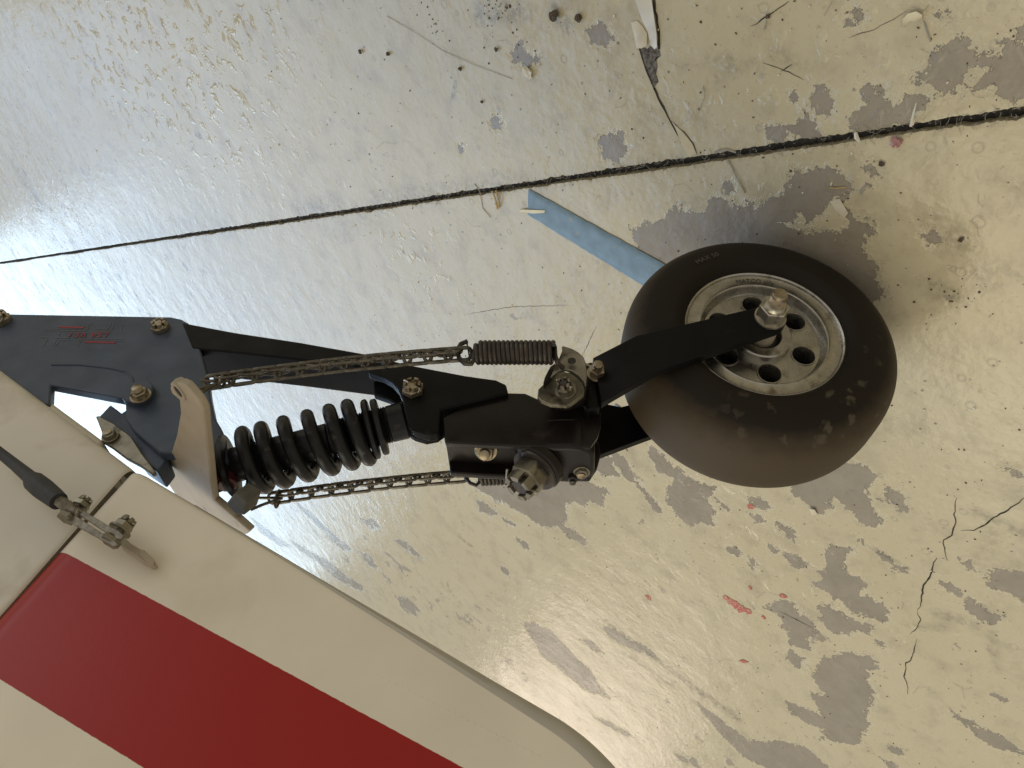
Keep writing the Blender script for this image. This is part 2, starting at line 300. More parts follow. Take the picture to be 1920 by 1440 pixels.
for p in [[(460, 270), (530, 260), (700, 220), (830, 270), (960, 335), (880, 330), (890, 420), (830, 390), (780, 360), (750, 420), (680, 390), (610, 400), (620, 480), (580, 540), (640, 580), (760, 660), (740, 690), (640, 640), (560, 560), (480, 550), (400, 540), (340, 480), (250, 440), (160, 380), (60, 330), (-30, 280), (-10, 230)],
          [(-10, 385), (60, 415), (125, 472), (90, 485), (10, 455)], [(150, 498), (200, 508), (248, 552), (198, 558)], [(820, 130), (930, 60), (950, 130), (990, 190), (900, 210), (830, 150)],
          [(960, 50), (1040, 80), (1070, 140), (1050, 180), (1130, 240), (1220, 340), (1300, 440), (1290, 475), (1240, 420), (1180, 330), (1100, 250), (1050, 200)],
          [(1240, 0), (1330, 80), (1430, 150), (1530, 240), (1680, 285), (1660, 350), (1620, 370), (1690, 470), (1660, 540), (1540, 540), (1520, 570), (1440, 500), (1350, 380), (1360, 300), (1390, 210), (1290, 170), (1260, 100), (1200, 80)],
          [(1690, 360), (1750, 390), (1785, 435), (1735, 425)], [(1768, 715), (1850, 728), (1862, 765), (1800, 755)], [(268, 655), (310, 668), (345, 700), (318, 718)],
          [(890, 1290), (960, 1310), (1050, 1370), (1200, 1440), (1260, 1500), (1160, 1460), (1050, 1420), (950, 1370)], [(310, 1270), (380, 1260), (500, 1320), (620, 1440), (700, 1520), (560, 1500), (450, 1440), (370, 1360)],
          [(738, 1382), (800, 1396), (855, 1445), (800, 1434)], [(145, 862), (190, 875), (200, 912), (165, 900)]]:
    chips.append(Z3(900, 840, .2604, p))
for p in [[(700, 770), (800, 790), (830, 840), (900, 900), (1000, 980), (1040, 1050), (1110, 1125), (1050, 1090), (980, 1070), (930, 1020), (850, 960), (790, 920), (760, 860)],
          [(100, 640), (160, 650), (220, 710), (160, 710)], [(970, 846), (1055, 890), (1040, 900)], [(1030, 1200), (1120, 1240), (1240, 1305), (1130, 1265)], [(1400, 1370), (1500, 1400), (1539, 1440), (1450, 1420)]]:
    chips.append(Z3(700, 860, .4029, p))
for p in [[(600, 170), (700, 230), (790, 320), (900, 420), (1000, 500), (950, 510), (850, 440), (780, 350), (680, 260)], [(540, 420), (700, 520), (850, 600), (960, 690), (1060, 740), (1080, 800), (980, 770), (860, 690), (760, 590), (620, 500)],
          [(1060, 520), (1130, 550), (1190, 640), (1100, 600)], [(1080, 290), (1140, 280), (1190, 330), (1130, 350)], [(1300, 430), (1380, 440), (1500, 560), (1400, 510)], [(250, 250), (400, 370), (560, 480), (480, 470), (330, 370)], [(1320, 850), (1420, 900), (1470, 980), (1380, 950)]]:
    chips.append(Z3(400, 900, .2604, p))
chip_cap = [25.0] * (len(chips) - 13 - 5 - 7) + [7.0] * 13 + [3.0] * 5 + [0.8] * 7
def sdf(Pu, Pv, poly):
    q = np.array(poly); n = len(q); d = np.full(Pu.shape, 1e9); ins = np.zeros(Pu.shape, bool)
    for i in range(n):
        a, b = q[i], q[(i + 1) % n]; e = b - a; wu, wv = Pu - a[0], Pv - a[1]
        t = np.clip((wu * e[0] + wv * e[1]) / (e @ e + 1e-12), 0, 1)
        d = np.minimum(d, (wu - e[0] * t) ** 2 + (wv - e[1] * t) ** 2)
        c = ((a[1] > Pv) != (b[1] > Pv)) & (Pu < (b[0] - a[0]) * (Pv - a[1]) / (b[1] - a[1] + 1e-15) + a[0]); ins ^= c
    d = np.sqrt(d); return np.where(ins, d, -d)
chips_uv = [[uv(fl(*p)) for p in c] for c in chips]; isl_uv = [[uv(fl(*p)) for p in c] for c in islands]

def floor_material():
    m = bpy.data.materials.new('painted_concrete'); m.use_nodes = True; nt = m.node_tree; N = nt.nodes; Lk = nt.links; b = N['Principled BSDF']
    geo = N.new('ShaderNodeNewGeometry'); pos = geo.outputs['Position']
    def noise(scale, detail=4, rough=.55, dist=0.0):
        n = N.new('ShaderNodeTexNoise'); n.inputs['Scale'].default_value = scale; n.inputs['Detail'].default_value = detail; n.inputs['Roughness'].default_value = rough; n.inputs['Distortion'].default_value = dist
        Lk.new(pos, n.inputs['Vector']); return n.outputs['Fac']
    def math_(op, a, b_=None, c=None):
        n = N.new('ShaderNodeMath'); n.operation = op
        for i, x in enumerate((a, b_, c)):
            if x is None: continue
            if isinstance(x, (int, float)): n.inputs[i].default_value = x
            else: Lk.new(x, n.inputs[i])
        return n.outputs[0]
    def rng(x, a, b_, c=0, d=1, smooth=False):
        n = N.new('ShaderNodeMapRange'); n.inputs['From Min'].default_value = a; n.inputs['From Max'].default_value = b_; n.inputs['To Min'].default_value = c; n.inputs['To Max'].default_value = d
        if smooth: n.interpolation_type = 'SMOOTHSTEP'
        Lk.new(x, n.inputs['Value']); return n.outputs[0]
    def mix(f, a, b_, mode='MIX'):
        n = N.new('ShaderNodeMix'); n.data_type = 'RGBA'; n.blend_type = mode
        if isinstance(f, (int, float)): n.inputs['Factor'].default_value = f
        else: Lk.new(f, n.inputs['Factor'])
        for k, x in (('A', a), ('B', b_)):
            if isinstance(x, tuple): n.inputs[k].default_value = (*x, 1)
            else: Lk.new(x, n.inputs[k])
        return n.outputs['Result']
    chip = N.new('ShaderNodeAttribute'); chip.attribute_name = 'chip'; ch = chip.outputs['Fac']      # millimetres, + inside
    n1 = noise(60, 2); n2 = noise(190, 3, .6); n3 = noise(620, 2)
    e = math_('MULTIPLY_ADD', math_('SUBTRACT', n1, .5), 20.0, ch); e = math_('MULTIPLY_ADD', math_('SUBTRACT', n2, .5), 20.0, e); e = math_('MULTIPLY_ADD', math_('SUBTRACT', n3, .5), 7.0, e)
    e = math_('MULTIPLY_ADD', math_('SUBTRACT', noise(24, 2), .5), 16.0, e)
    e = math_('ADD', e, 1.3)
    mask = rng(e, -.15, .25)
    # scattered small flakes everywhere
    sp = math_('MULTIPLY_ADD', math_('SUBTRACT', n2, .5), .30, noise(24, 3)); mo = N.new('ShaderNodeAttribute'); mo.attribute_name = 'mottle'; sp = math_('MULTIPLY_ADD', mo.outputs['Fac'], .15, sp)
    small = rng(sp, .700, .712); small = math_('MULTIPLY', small, math_('MAXIMUM', rng(noise(7, 2), .46, .56), rng(mo.outputs['Fac'], .1, .3)))
    mask2 = math_('MAXIMUM', mask, math_('MULTIPLY', small, .85))
    # paint colour
    base = mix(rng(noise(4, 4), .3, .7), (.462, .408, .268), (.500, .448, .308))
    base = mix(math_('MULTIPLY', rng(noise(26, 4, .65), .50, .70), .55), base, (.33, .285, .20))
    base = mix(math_('MULTIPLY', rng(noise(260, 3), .62, .72), .4), base, (.22, .185, .13))
    # little ring-shaped blisters and dark pinholes
    vo = N.new('ShaderNodeTexVoronoi'); vo.inputs['Scale'].default_value = 42; Lk.new(pos, vo.inputs['Vector'])
    ringd = math_('ABSOLUTE', math_('SUBTRACT', vo.outputs['Distance'], .16)); vcol = N.new('ShaderNodeSeparateColor'); Lk.new(vo.outputs['Color'], vcol.inputs[0])
    rsel = rng(vcol.outputs[0], .70, .72); ring = math_('MULTIPLY', rng(ringd, .05, .02), rsel)
    base = mix(math_('MULTIPLY', ring, .35), base, (.27, .24, .18))
    vo2 = N.new('ShaderNodeTexVoronoi'); vo2.inputs['Scale'].default_value = 95; Lk.new(pos, vo2.inputs['Vector'])
    v2c = N.new('ShaderNodeSeparateColor'); Lk.new(vo2.outputs['Color'], v2c.inputs[0])
    pin = math_('MULTIPLY', rng(vo2.outputs['Distance'], .16, .10), rng(v2c.outputs[1], .88, .89))
    base = mix(math_('MULTIPLY', pin, .75), base, (.10, .085, .06))
    conc = mix(rng(noise(30, 3, .65), .3, .7), (.228, .198, .150), (.285, .250, .195)); conc = mix(math_('MULTIPLY', rng(noise(500, 2), .6, .75), .5), conc, (.15, .135, .115))
    out = mix(mask2, base, conc)
    # dark rim on the step down into a chip
    edge = math_('MULTIPLY', rng(e, -.9, -.1), rng(e, .9, .2)); out = mix(math_('MULTIPLY', edge, .45), out, (.13, .115, .09))
    # tyre marks and grime attribute
    gr = N.new('ShaderNodeAttribute'); gr.attribute_name = 'grime'
    g = math_('MULTIPLY', gr.outputs['Fac'], rng(noise(120, 3, .7), .36, .62)); out = mix(g, out, (.085, .075, .055))
    Lk.new(out, b.inputs['Base Color'])
    rg = rng(noise(9, 4), .3, .7, .19, .30); rg = math_('ADD', rg, math_('MULTIPLY', mask2, .06)); Lk.new(rg, b.inputs['Roughness'])
    b.inputs['Specular IOR Level'].default_value = .62
    # relief: chips are lower, blisters and wrinkles are proud
    wr = N.new('ShaderNodeAttribute'); wr.attribute_name = 'wrinkle'
    blob = rng(noise(50, 3, .5, .6), .55, .75, 0, 1, True)
    h = math_('MULTIPLY', mask, -.95)
    h = math_('MULTIPLY_ADD', blob, math_('MULTIPLY_ADD', wr.outputs['Fac'], 2.6, .16), h)
    h = math_('MULTIPLY_ADD', ring, .12, h); h = math_('MULTIPLY_ADD', rng(e, -6, -.2), .5, h)
    h = math_('MULTIPLY_ADD', noise(150, 3), .40, h); h = math_('MULTIPLY_ADD', noise(22, 3), 2.0, h)
    bp = N.new('ShaderNodeBump'); bp.inputs['Strength'].default_value = .8; bp.inputs['Distance'].default_value = .0011; Lk.new(h, bp.inputs['Height']); Lk.new(bp.outputs[0], b.inputs['Normal'])
    return m
M['floor'] = floor_material()

def grow(x, s, lim, g=1.05):
    r = []
    while x < lim: s *= g; x += s; r.append(x)
    return r
def slab(name, v_sign, v_fine, v_lim):
    us = list(np.arange(-.46, 1.0, .0022)); us = [-x for x in grow(.46, .0022, 4.0, 1.09)][::-1] + us + grow(us[-1], .0022, 14.0, 1.03)
    vv = list(np.arange(GAP / 2, v_fine, .0022)); vv += grow(vv[-1], .0022, v_lim, 1.03)
    us = np.array(us); vv = np.array(vv) * v_sign
    Ug, Vg = np.meshgrid(us, vv, indexing='ij')
    rs = np.random.RandomState(3 + int(v_sign)); jit = rs.normal(0, 1, len(us)); jit = np.clip(jit, -2, 2) * .00035 + np.convolve(rs.normal(0, 1, len(us)), np.ones(40) / 40, 'same') * .0016 + np.convolve((rs.uniform(0, 1, len(us)) > .965) * 1.0, np.hanning(9), 'same') * .0011 * v_sign
    Vg[:, 0] += jit; Vg[:, 1] = np.where(v_sign * Vg[:, 1] < v_sign * Vg[:, 0] + .0008, Vg[:, 0] + v_sign * .0008, Vg[:, 1])
    nu, nv = Ug.shape
    Pz = np.zeros_like(Ug); Pz[:, 0] -= .0003
    P = SO[None, None] + Ug[..., None] * su + Vg[..., None] * sv; P[..., 2] = Pz
    low = P[:, 0].copy(); low[:, 2] = -.016
    verts = np.concatenate([P.reshape(-1, 3), low])
    i, j = np.meshgrid(np.arange(nu - 1), np.arange(nv - 1), indexing='ij'); a = (i * nv + j).ravel()
    q = np.stack([a, a + nv, a + nv + 1, a + 1], 1); k = np.arange(nu - 1)
    qs = np.stack([nu * nv + k, nu * nv + k + 1, (k + 1) * nv, k * nv], 1)
    if v_sign < 0: q = q[:, ::-1]; qs = qs[:, ::-1]
    q = np.concatenate([q, qs])
    me = bpy.data.meshes.new(name); me.vertices.add(len(verts)); me.vertices.foreach_set('co', verts.ravel().astype(np.float32))
    me.loops.add(q.size); me.loops.foreach_set('vertex_index', q.ravel().astype(np.int32)); me.polygons.add(len(q))
    me.polygons.foreach_set('loop_start', (np.arange(len(q)) * 4).astype(np.int32)); me.polygons.foreach_set('loop_total', np.full(len(q), 4, np.int32)); me.update(calc_edges=True); me.validate()
    D = np.full(Ug.shape, -25.0)
    for c, cap in zip(chips_uv, chip_cap):
        arr = np.array(c); lo, hi = arr.min(0) - .025, arr.max(0) + .025
        i0, i1 = np.searchsorted(us, [lo[0], hi[0]]); va = vv * v_sign; b0, b1 = sorted((lo[1] * v_sign, hi[1] * v_sign)); j0, j1 = np.searchsorted(va, [b0, b1]); j0 = max(0, j0 - 1); j1 = min(nv, j1 + 1)
        if i1 <= i0 or j1 <= j0: continue
        D[i0:i1, j0:j1] = np.maximum(D[i0:i1, j0:j1], np.clip(sdf(Ug[i0:i1, j0:j1], Vg[i0:i1, j0:j1], arr) * 1000, -25, cap))
    for c in isl_uv:
        D = np.minimum(D, np.clip(-sdf(Ug, Vg, np.array(c)) * 1000, -25, 25)) if v_sign < 0 else D
    # wrinkled paint, centred on the far right slab
    Wk = np.zeros(Ug.shape)
    for (px, py, r, s) in [(310, 40, .30, 1.0), (380, 130, .22, 1.0), (420, 20, .2, .9), (250, 150, .25, .7), (200, 60, .3, .6), (480, 200, .14, .5), (780, 470, .10, .7), (1240, 1080, .05, .2), (1330, 900, .09, .5), (1500, 1050, .12, .3), (1440, 1010, .1, .35), (1640, 1180, .12, .3), (1450, 170, .12, .3), (1600, 130, .10, .3), (100, 380, .5, .35), (650, 900, .2, .25)]:
        c = uv(fl(px, py)); Wk = np.maximum(Wk, s * np.exp(-(((Ug - c[0]) ** 2 + (Vg - c[1]) ** 2) / (r * r * .45))))
    Mt = np.zeros(Ug.shape)
    for (px, py, r, s) in [(600, 1000, .30, .7), (760, 1080, .22, .8), (880, 1160, .16, .8), (520, 940, .3, .7), (980, 1260, .12, .6), (40, 530, .9, .8), (140, 480, .5, .6), (330, 500, .35, .5), (250, 560, .4, .6), (960, 900, .07, .5), (1180, 900, .06, .7), (1250, 940, .05, .7), (1340, 950, .05, .5), (1560, 1180, .07, .45), (1460, 1060, .06, .45), (1330, 1420, .10, .7), (700, 890, .12, .5), (1500, 1000, .05, .4), (200, 60, .3, .3)]:
        c = uv(fl(px, py)); Mt = np.maximum(Mt, s * np.exp(-(((Ug - c[0]) ** 2 + (Vg - c[1]) ** 2) / (r * r * .5))))
    G = np.zeros(Ug.shape)
    def streak(p0, p1, w, s):
        a, b = np.array(uv(fl(*p0))), np.array(uv(fl(*p1))); e = b - a
        t = np.clip(((Ug - a[0]) * e[0] + (Vg - a[1]) * e[1]) / (e @ e), 0, 1); dd = np.hypot(Ug - a[0] - e[0] * t, Vg - a[1] - e[1] * t)
        nonlocal G; G = np.maximum(G, s * np.clip(1.3 - dd / w, 0, 1))
    for s_ in [((1135, 1165), (1330, 1310), .009, .8), ((1170, 1225), (1260, 1285), .006, .6), ((1300, 1290), (1380, 1345), .012, .6), ((855, 155), (848, 188), .0028, .8), ((862, 1008), (885, 1025), .006, .6), ((1640, 1030), (1700, 1065), .004, .45), ((1760, 1150), (1830, 1170), .008, .35), ((1830, 960), (1920, 1000), .007, .4),
               ((1700, 1170), (1770, 1178), .006, .3), ((1850, 1140), (1870, 1250), .006, .25), ((1860, 1000), (1840, 1060), .01, .25), ((1450, 100), (1500, 120), .008, .25), ((1330, 115), (1420, 125), .008, .25), ((1860, 330), (1910, 350), .008, .3), ((1870, 490), (1910, 520), .008, .3), ((1750, 540), (1790, 555), .012, .35), ((1840, 510), (1860, 530), .012, .35), ((1760, 420), (1810, 460), .01, .3),
               ((560, 395), (640, 385), .02, .35), ((700, 375), (980, 335), .014, .28), ((1000, 345), (1300, 298), .012, .22), ((100, 460), (420, 420), .03, .25), ((620, 430), (700, 400), .03, .2), ((900, 30), (980, 20), .012, .5), ((1040, 20), (1060, 45), .010, .55), ((200, 520), (160, 470), .04, .3), ((40, 330), (110, 430), .05, .35)]: streak(*s_)
    for nme, arr in (('chip', D), ('wrinkle', Wk), ('grime', G), ('mottle', Mt)):
        at_ = me.attributes.new(nme, 'FLOAT', 'POINT'); at_.data.foreach_set('value', np.concatenate([arr.ravel(), np.full(nu, -25.0 if nme == 'chip' else 0.0)]).astype(np.float32))
    me.polygons.foreach_set('use_smooth', np.ones(len(q), bool)); me.set_sharp_from_angle(angle=math.radians(40)); me.materials.append(M['floor'])
    o = bpy.data.objects.new(name, me); col.objects.link(o); o['kind'] = 'structure'; o['label'] = 'cream painted concrete slab with grey peeled patches'
    return o
slabA = slab('floor_slab', 1, .30, 5.0); slabA['label'] = 'cream painted concrete floor slab beyond the joint, with wrinkled paint'
slabB = slab('floor_slab', -1, .62, 14.0); slabB['label'] = 'cream painted concrete floor slab under the wheel, with grey peeled patches'
mb = MB(); jn = 400; rj = random.Random(4)
vs = []; us_ = np.concatenate([np.linspace(-4, -.5, 40), np.linspace(-.49, 1.5, 400), np.linspace(1.52, 14, 120)])
for u in us_:
    for v, z in ((-.008, -.010), (-.0035, -.0085), (0, -.0075), (.0035, -.0085), (.008, -.010)):
        p = SO + su * u + sv * v; p[2] = z + rj.uniform(-.0002, .0002); vs.append(p)
fs = [(i * 5 + k, i * 5 + k + 1, i * 5 + 5 + k + 1, i * 5 + 5 + k) for i in range(len(us_) - 1) for k in range(4)]
mb.add(vs, fs); j = mb.build('floor_joint', M['joint']); j['kind'] = 'structure'; j['label'] = 'dark dirt filled joint between the floor slabs'
# dust fibres standing out of the joint
mb = MB(); rf = random.Random(11)
for i in range(900):
    u = rf.uniform(-.35, 1.6) if i < 650 else rf.uniform(-.3, .5); s = rf.choice((-1, 1)); v = s * GAP / 2 * rf.uniform(.5, 1.1)
    p = SO + su * u + sv * v; p[2] = -.001; pts = [p.copy()]; d = su * rf.uniform(-1, 1) + sv * s * rf.uniform(-.8, 1.2); L_ = rf.uniform(.001, .0045)
    for k in range(3):
        d = d + su * rf.uniform(-.7, .7) + sv * rf.uniform(-.7, .7); p = p + unit(d) * L_ / 2; p[2] = rf.uniform(.0002, .0012); pts.append(p.copy())
    mb.tube(pts, .00009 + rf.random() * .00008, 3)
o = mb.build('dust_fibres', M['fibre'], recalc=False); o['kind'] = 'stuff'; o['label'] = 'dusty fibres along the edges of the floor joint'; o['category'] = 'dust'

# cracks in the paint (parts of the slabs)
def crack(pts, w, parent, taper=True):
    mb = MB(); pts2 = []; rr = random.Random(len(pts) * 7 + int(pts[0][0]))
    P = [fl(*p) for p in pts]
    for a, b in zip(P[:-1], P[1:]):
        n = max(2, int(np.linalg.norm(b - a) / .004)); nn = unit(np.cross(b - a, [0, 0, 1]))
        for k in range(n): pts2.append(a + (b - a) * k / n + nn * rr.uniform(-.0006, .0006))
    pts2.append(P[-1]); vs = []; n = len(pts2)
    for i, p in enumerate(pts2):
        t = unit(pts2[min(i + 1, n - 1)] - pts2[max(i - 1, 0)]); nn = np.cross(t, [0, 0, 1]); ww = w * (rr.uniform(.55, 1.2)) * (min(1, .25 + 3 * min(i, n - 1 - i) / n) if taper else 1)
        for s in (-1, 1):
            q = p + nn * s * ww; q[2] = .0004; vs.append(q)
    mb.add(vs, [(2 * i, 2 * i + 1, 2 * i + 3, 2 * i + 2) for i in range(n - 1)]); return mb.build('crack', M['crack'], parent, recalc=False)
zb = lambda pts: Z3(1380, 880, .28125, pts)
crack([(1224, -20), (1229, 20), (1235, 60), (1236, 92)], .0013, slabA, False)
crack([(1226, 165), (1243, 200), (1254, 220), (1270, 250), (1294, 294)], .0011, slabA, False)
crack([(1198, 88), (1208, 120), (1220, 150), (1228, 168)], .0009, slabA, False)
crack([(1258, 226), (1283, 248), (1300, 270), (1308, 291)], .0006, slabA)
crack(zb([(1930, 185), (1860, 240), (1740, 310), (1640, 380), (1585, 405), (1500, 408)]), .0007, slabB)
crack(zb([(1470, 190), (1455, 300), (1462, 350), (1440, 440), (1380, 470), (1395, 550), (1410, 610)]), .0006, slabB)
crack(zb([(1340, 590), (1310, 640), (1295, 715), (1250, 770), (1230, 910), (1210, 935)]), .0008, slabB)
crack(zb([(1212, 940), (1213, 970), (1230, 1000), (1200, 1060), (1160, 1100)]), .0005, slabB)
crack(zb([(1205, 1130), (1170, 1270), (1135, 1290), (1122, 1380), (1145, 1440), (1145, 1500)]), .0006, slabB)
crack([(1408, 50), (1440, 30), (1480, 2)], .0005, slabA); crack([(1430, 118), (1480, 135), (1508, 150)], .0003, slabA); crack([(1590, 70), (1640, 55), (1700, 20)], .00025, slabA)
crack([(1465, 135), (1486, 120)], .0004, slabA); crack([(870, 590), (960, 575), (1070, 572)], .00025, slabB); crack([(1090, 670), (1120, 610)], .0003, slabB)
crack([(1460, 1145), (1530, 1180)], .0004, slabB)
# exposed hole in the cracked paint
mb = MB(); hole = [(1198, 89), (1206, 88), (1214, 92), (1219, 86), (1229, 92), (1236, 91), (1239, 104), (1231, 108), (1233, 125), (1230, 140), (1235, 153), (1229, 160), (1228, 169), (1219, 149), (1208, 120)]
pts = [fl(*p) for p in hole]; c = sum(pts) / len(pts); vs = [c] + pts
for p in vs: p[2] = .0003
M['hole'] = mat('bare_pitted_concrete', (.13, .115, .095), .9, var=.5, vscale=300, bump=.9, bscale=350, dirt=(.05, .045, .04), dscale=260, dthr=.5)
mb.add(vs, [(0, i + 1, (i + 1) % len(pts) + 1) for i in range(len(pts))]); mb.build('broken_patch', M['hole'], slabA, recalc=False)
def flake(name, px, hz, parent, m=M['flake'], lift=0):
    """a curled flake of paint: rim on the floor at one side, raised at the other"""
    P = [fl(*p) for p in px]; n = len(P); c = sum(P) / n; vs = []
    for i, p in enumerate(P): q = p.copy(); q[2] = .0006 + hz * (1 if i in lift else 0.1); vs.append(q)
    cc = c.copy(); cc[2] = .0006 + hz * .75; vs.append(cc)
    mb = MB(); low = [np.array([v[0], v[1], max(.0002, v[2] - .0005)]) for v in vs]
    fs = [(n, i, (i + 1) % n) for i in range(n)] + [(2 * n + 1, n + 1 + (i + 1) % n, n + 1 + i) for i in range(n)] + [(i, n + 1 + i, n + 1 + (i + 1) % n, (i + 1) % n) for i in range(n)]
    mb.add(vs + low, fs); return mb.build(name, m, parent, angle=60)
flake('paint_flake', [(1184, 42), (1195, 38), (1205, 48), (1214, 62), (1217, 83), (1208, 88), (1198, 88), (1190, 64)], .0035, slabA, lift={6, 5, 4})
flake('paint_flake', [(1190, -5), (1222, -5), (1228, 20), (1234, 60), (1235, 86), (1228, 92), (1219, 82), (1216, 60), (1206, 40)], .0022, slabA, lift={2, 3, 4})
flake('paint_flake', [(1264, 232), (1280, 246), (1298, 268), (1306, 287), (1296, 292), (1284, 272)], .0030, slabA, lift={4, 5})
flake('paint_flake', [(1556, 377), (1575, 372), (1592, 398), (1584, 408), (1568, 395)], .0012, slabB, lift={2})
flake('paint_flake', [(1519, 950), (1530, 952), (1533, 963), (1524, 966)], .003, slabB, lift={0, 1})
# red paint spots
def splat(px, py, rx, ry, ang, seed):
    k = random.Random(seed); n = 14; P = []
    for i in range(n):
        t = 6.283 * i / n; x = math.cos(t) * rx * k.uniform(.55, 1.25); y = math.sin(t) * ry * k.uniform(.55, 1.25); P.append(fl(px + x * math.cos(ang) - y * math.sin(ang), py + x * math.sin(ang) + y * math.cos(ang)))
    c = sum(P) / n; vs = [c] + P
    for p in vs: p[2] = .0004 + seed * .00006
    mb = MB(); mb.add(vs, [(0, i + 1, (i + 1) % n + 1) for i in range(n)]); mb.build('paint_spot', M['redpaint'], slabB, recalc=False)
for i, a in enumerate([(1408, 950, 7, 5, .2), (1216, 1120, 8, 4, .7), (1372, 1128, 16, 7, .6), (1388, 1140, 13, 8, .5), (1402, 1146, 10, 5, .6), (1407, 1101, 5, 3, .8), (1468, 1117, 8, 4, .4), (1432, 1157, 6, 3, .7), (1360, 1120, 8, 4, .6), (1395, 1240, 10, 3, .2)]): splat(*a, i)

# blue masking tape
def tape(name, q, label):
    P = [fl(*p) for p in q]; a, b, c, d = P; n = 26; vs = []; k = random.Random(5)
    for i in range(n + 1):
        t = i / n
        for s in (0, 1, 2, 3, 4):
            w = s / 4; p = (a * (1 - t) + b * t) * (1 - w) + (d * (1 - t) + c * t) * w; p = p + unit(a - d) * (k.uniform(-.0004, .0004) if s in (0, 4) else 0)
            if i == 0: p = p + unit(a - b) * k.uniform(-.0015, .001)
            p[2] = .0006 + k.uniform(0, .0003); vs.append(p)
    fs = [(i * 5 + s, i * 5 + s + 1, i * 5 + 6 + s, i * 5 + 5 + s) for i in range(n) for s in range(4)]
    mb = MB(); mb.add(vs, fs); o = mb.build(name, M['blue_tape']); md = o.modifiers.new('thickness', 'SOLIDIFY'); md.thickness = .0004; md.offset = 1
    return tag(o, label, 'tape')
tape('masking_tape', [(993, 354), (1262, 503), (1212, 538), (991, 402)], 'long strip of blue masking tape running from the floor joint under the tyre')
tape('masking_tape', [(1155, 757), (1172, 768), (1166, 776), (1152, 764)], 'tiny scrap of blue masking tape seen between the fork arms')

# loose things on the floor
def lump(name, px, py, r, label, m, cat, squash=.6, seed=1, h=0):
    k = random.Random(seed); b = bmesh.new(); bmesh.ops.create_icosphere(b, subdivisions=2, radius=r); base = fl(px, py)
    for v in b.verts:
        f_ = k.uniform(.55, 1.3); v.co = v.co * f_; v.co.z = v.co.z * squash
    zmin = min(v.co.z for v in b.verts)
    for v in b.verts: v.co += Vector((base[0], base[1], -zmin + .0003))
    me = bpy.data.meshes.new(name); b.to_mesh(me); b.free(); me.materials.append(m); o = bpy.data.objects.new(name, me); col.objects.link(o)
    return tag(o, label, cat)
lump('dirt_clump', 1043, 28, .0048, 'largest ragged brown dirt clump near the top edge', M['debris'], 'dirt', .7, 2)
lump('dirt_clump', 1088, 32, .0035, 'small brown dirt clump right of the largest clump', M['debris'], 'dirt', .7, 3)
lump('dirt_clump', 678, 96, .0024, 'dark round dirt crumb left of the long scratch', M['debris'], 'dirt', .9, 4)
lump('dirt_clump', 730, 100, .0022, 'dark dirt crumb beside the long scratch', M['debris'], 'dirt', .9, 5)
lump('dirt_clump', 865, 128, .0022, 'brown dirt crumb above the blue grey scuff mark', M['debris'], 'dirt', .8, 6)
lump('dirt_clump', 905, 190, .0018, 'small dirt crumb above the floor joint', M['debris'], 'dirt', .8, 7)
lump('dirt_clump', 933, 92, .0022, 'elongated dirt crumb right of the pale paint blob', M['debris'], 'dirt', .8, 8)
lump('paint_blob', 992, 135, .0062, 'pale glossy dried paint blob on the far slab', M['flake'], 'paint blob', .4, 9)
lump('seed', 1654, 306, .0022, 'dark brown seed lying below the floor joint', M['debris'], 'seed', .7, 10)
lump('dirt_clump', 1803, 448, .002, 'dark gritty crumb on the floor right of the tyre', M['debris'], 'dirt', .6, 12)
lump('dirt_clump', 1441, 30, .0018, 'tiny dark crumb on a hairline scratch', M['debris'], 'dirt', .8, 13)
b_ = lump('glass_bead', 1683, 264, .0042, 'small pink glassy bead beside the floor joint', M['red_bead'], 'bead', .75, 14)
o = flake('loose_paint_chip', [(1693, 50), (1697, 32), (1706, 22), (1722, 18), (1733, 24), (1730, 34), (1718, 40), (1704, 42)], .004, None, M['chip'], lift={1, 2, 3, 4}); tag(o, 'curled pale yellow paint chip lying near the top right corner', 'paint chip')
o = flake('loose_paint_chip', [(975, 395), (982, 391), (1024, 393), (1022, 398), (1000, 399)], .0012, None, M['chip'], lift={1}); 
o.location = (0, 0, .0012); tag(o, 'small cream paint chip stuck on the end of the blue tape', 'paint chip')
mb = MB()
p0, p1, p2 = fl(923, 358, .002), fl(928, 372, .004), fl(933, 392, .001); q0, q1 = fl(930, 357, .002), fl(936, 388, .002)
mb.tube([p0, p1, p2, q1, fl(934, 374, .0045), q0], .0011, 6); tag(mb.build('bent_straw', M['straw']), 'folded golden straw lying across the floor joint', 'straw')
mb = MB(); mb.tube([fl(1708, 236, .001), fl(1713, 212, .006), fl(1718, 193, .010)], [.0012, .0009, .0003], 5); mb.tube([fl(1711, 234, .001), fl(1716, 222, .003)], [.001, .0004], 5)
tag(mb.build('grass_blade', M['crumb']), 'pale dry grass blade poking out of the floor joint', 'grass')
mb = MB(); mb.tube([fl(1604, 248, .001), fl(1606, 258, .002), fl(1612, 266, .001)], [.0012, .0018, .0008], 5); tag(mb.build('wood_splinter', M['crumb']), 'short cream splinter crossing the joint above the tyre', 'splinter')
mb = MB(); mb.tube([fl(1555, 352, .001), fl(1568, 353, .0015), fl(1586, 351, .001)], .0006, 5); tag(mb.build('twig', M['straw']), 'thin tan twig on the grey bare patch', 'twig')
mb = MB(); rc = random.Random(21)      # pale crumbs and grit all over the floor
for i in range(520):
    px, py = rc.uniform(0, 1920), rc.uniform(0, 1440)
    if px < 600 and py > 500: continue
    p = fl(px, py); r = rc.uniform(.0003, .0010) * (1.5 if rc.random() < .08 else 1); p[2] = r * .6
    Q, _ = np.linalg.qr(np.array([[rc.gauss(0, 1) for _ in range(3)] for _ in range(3)])); mb.box(p, r * 2, r * rc.uniform(.8, 2), r, Q)
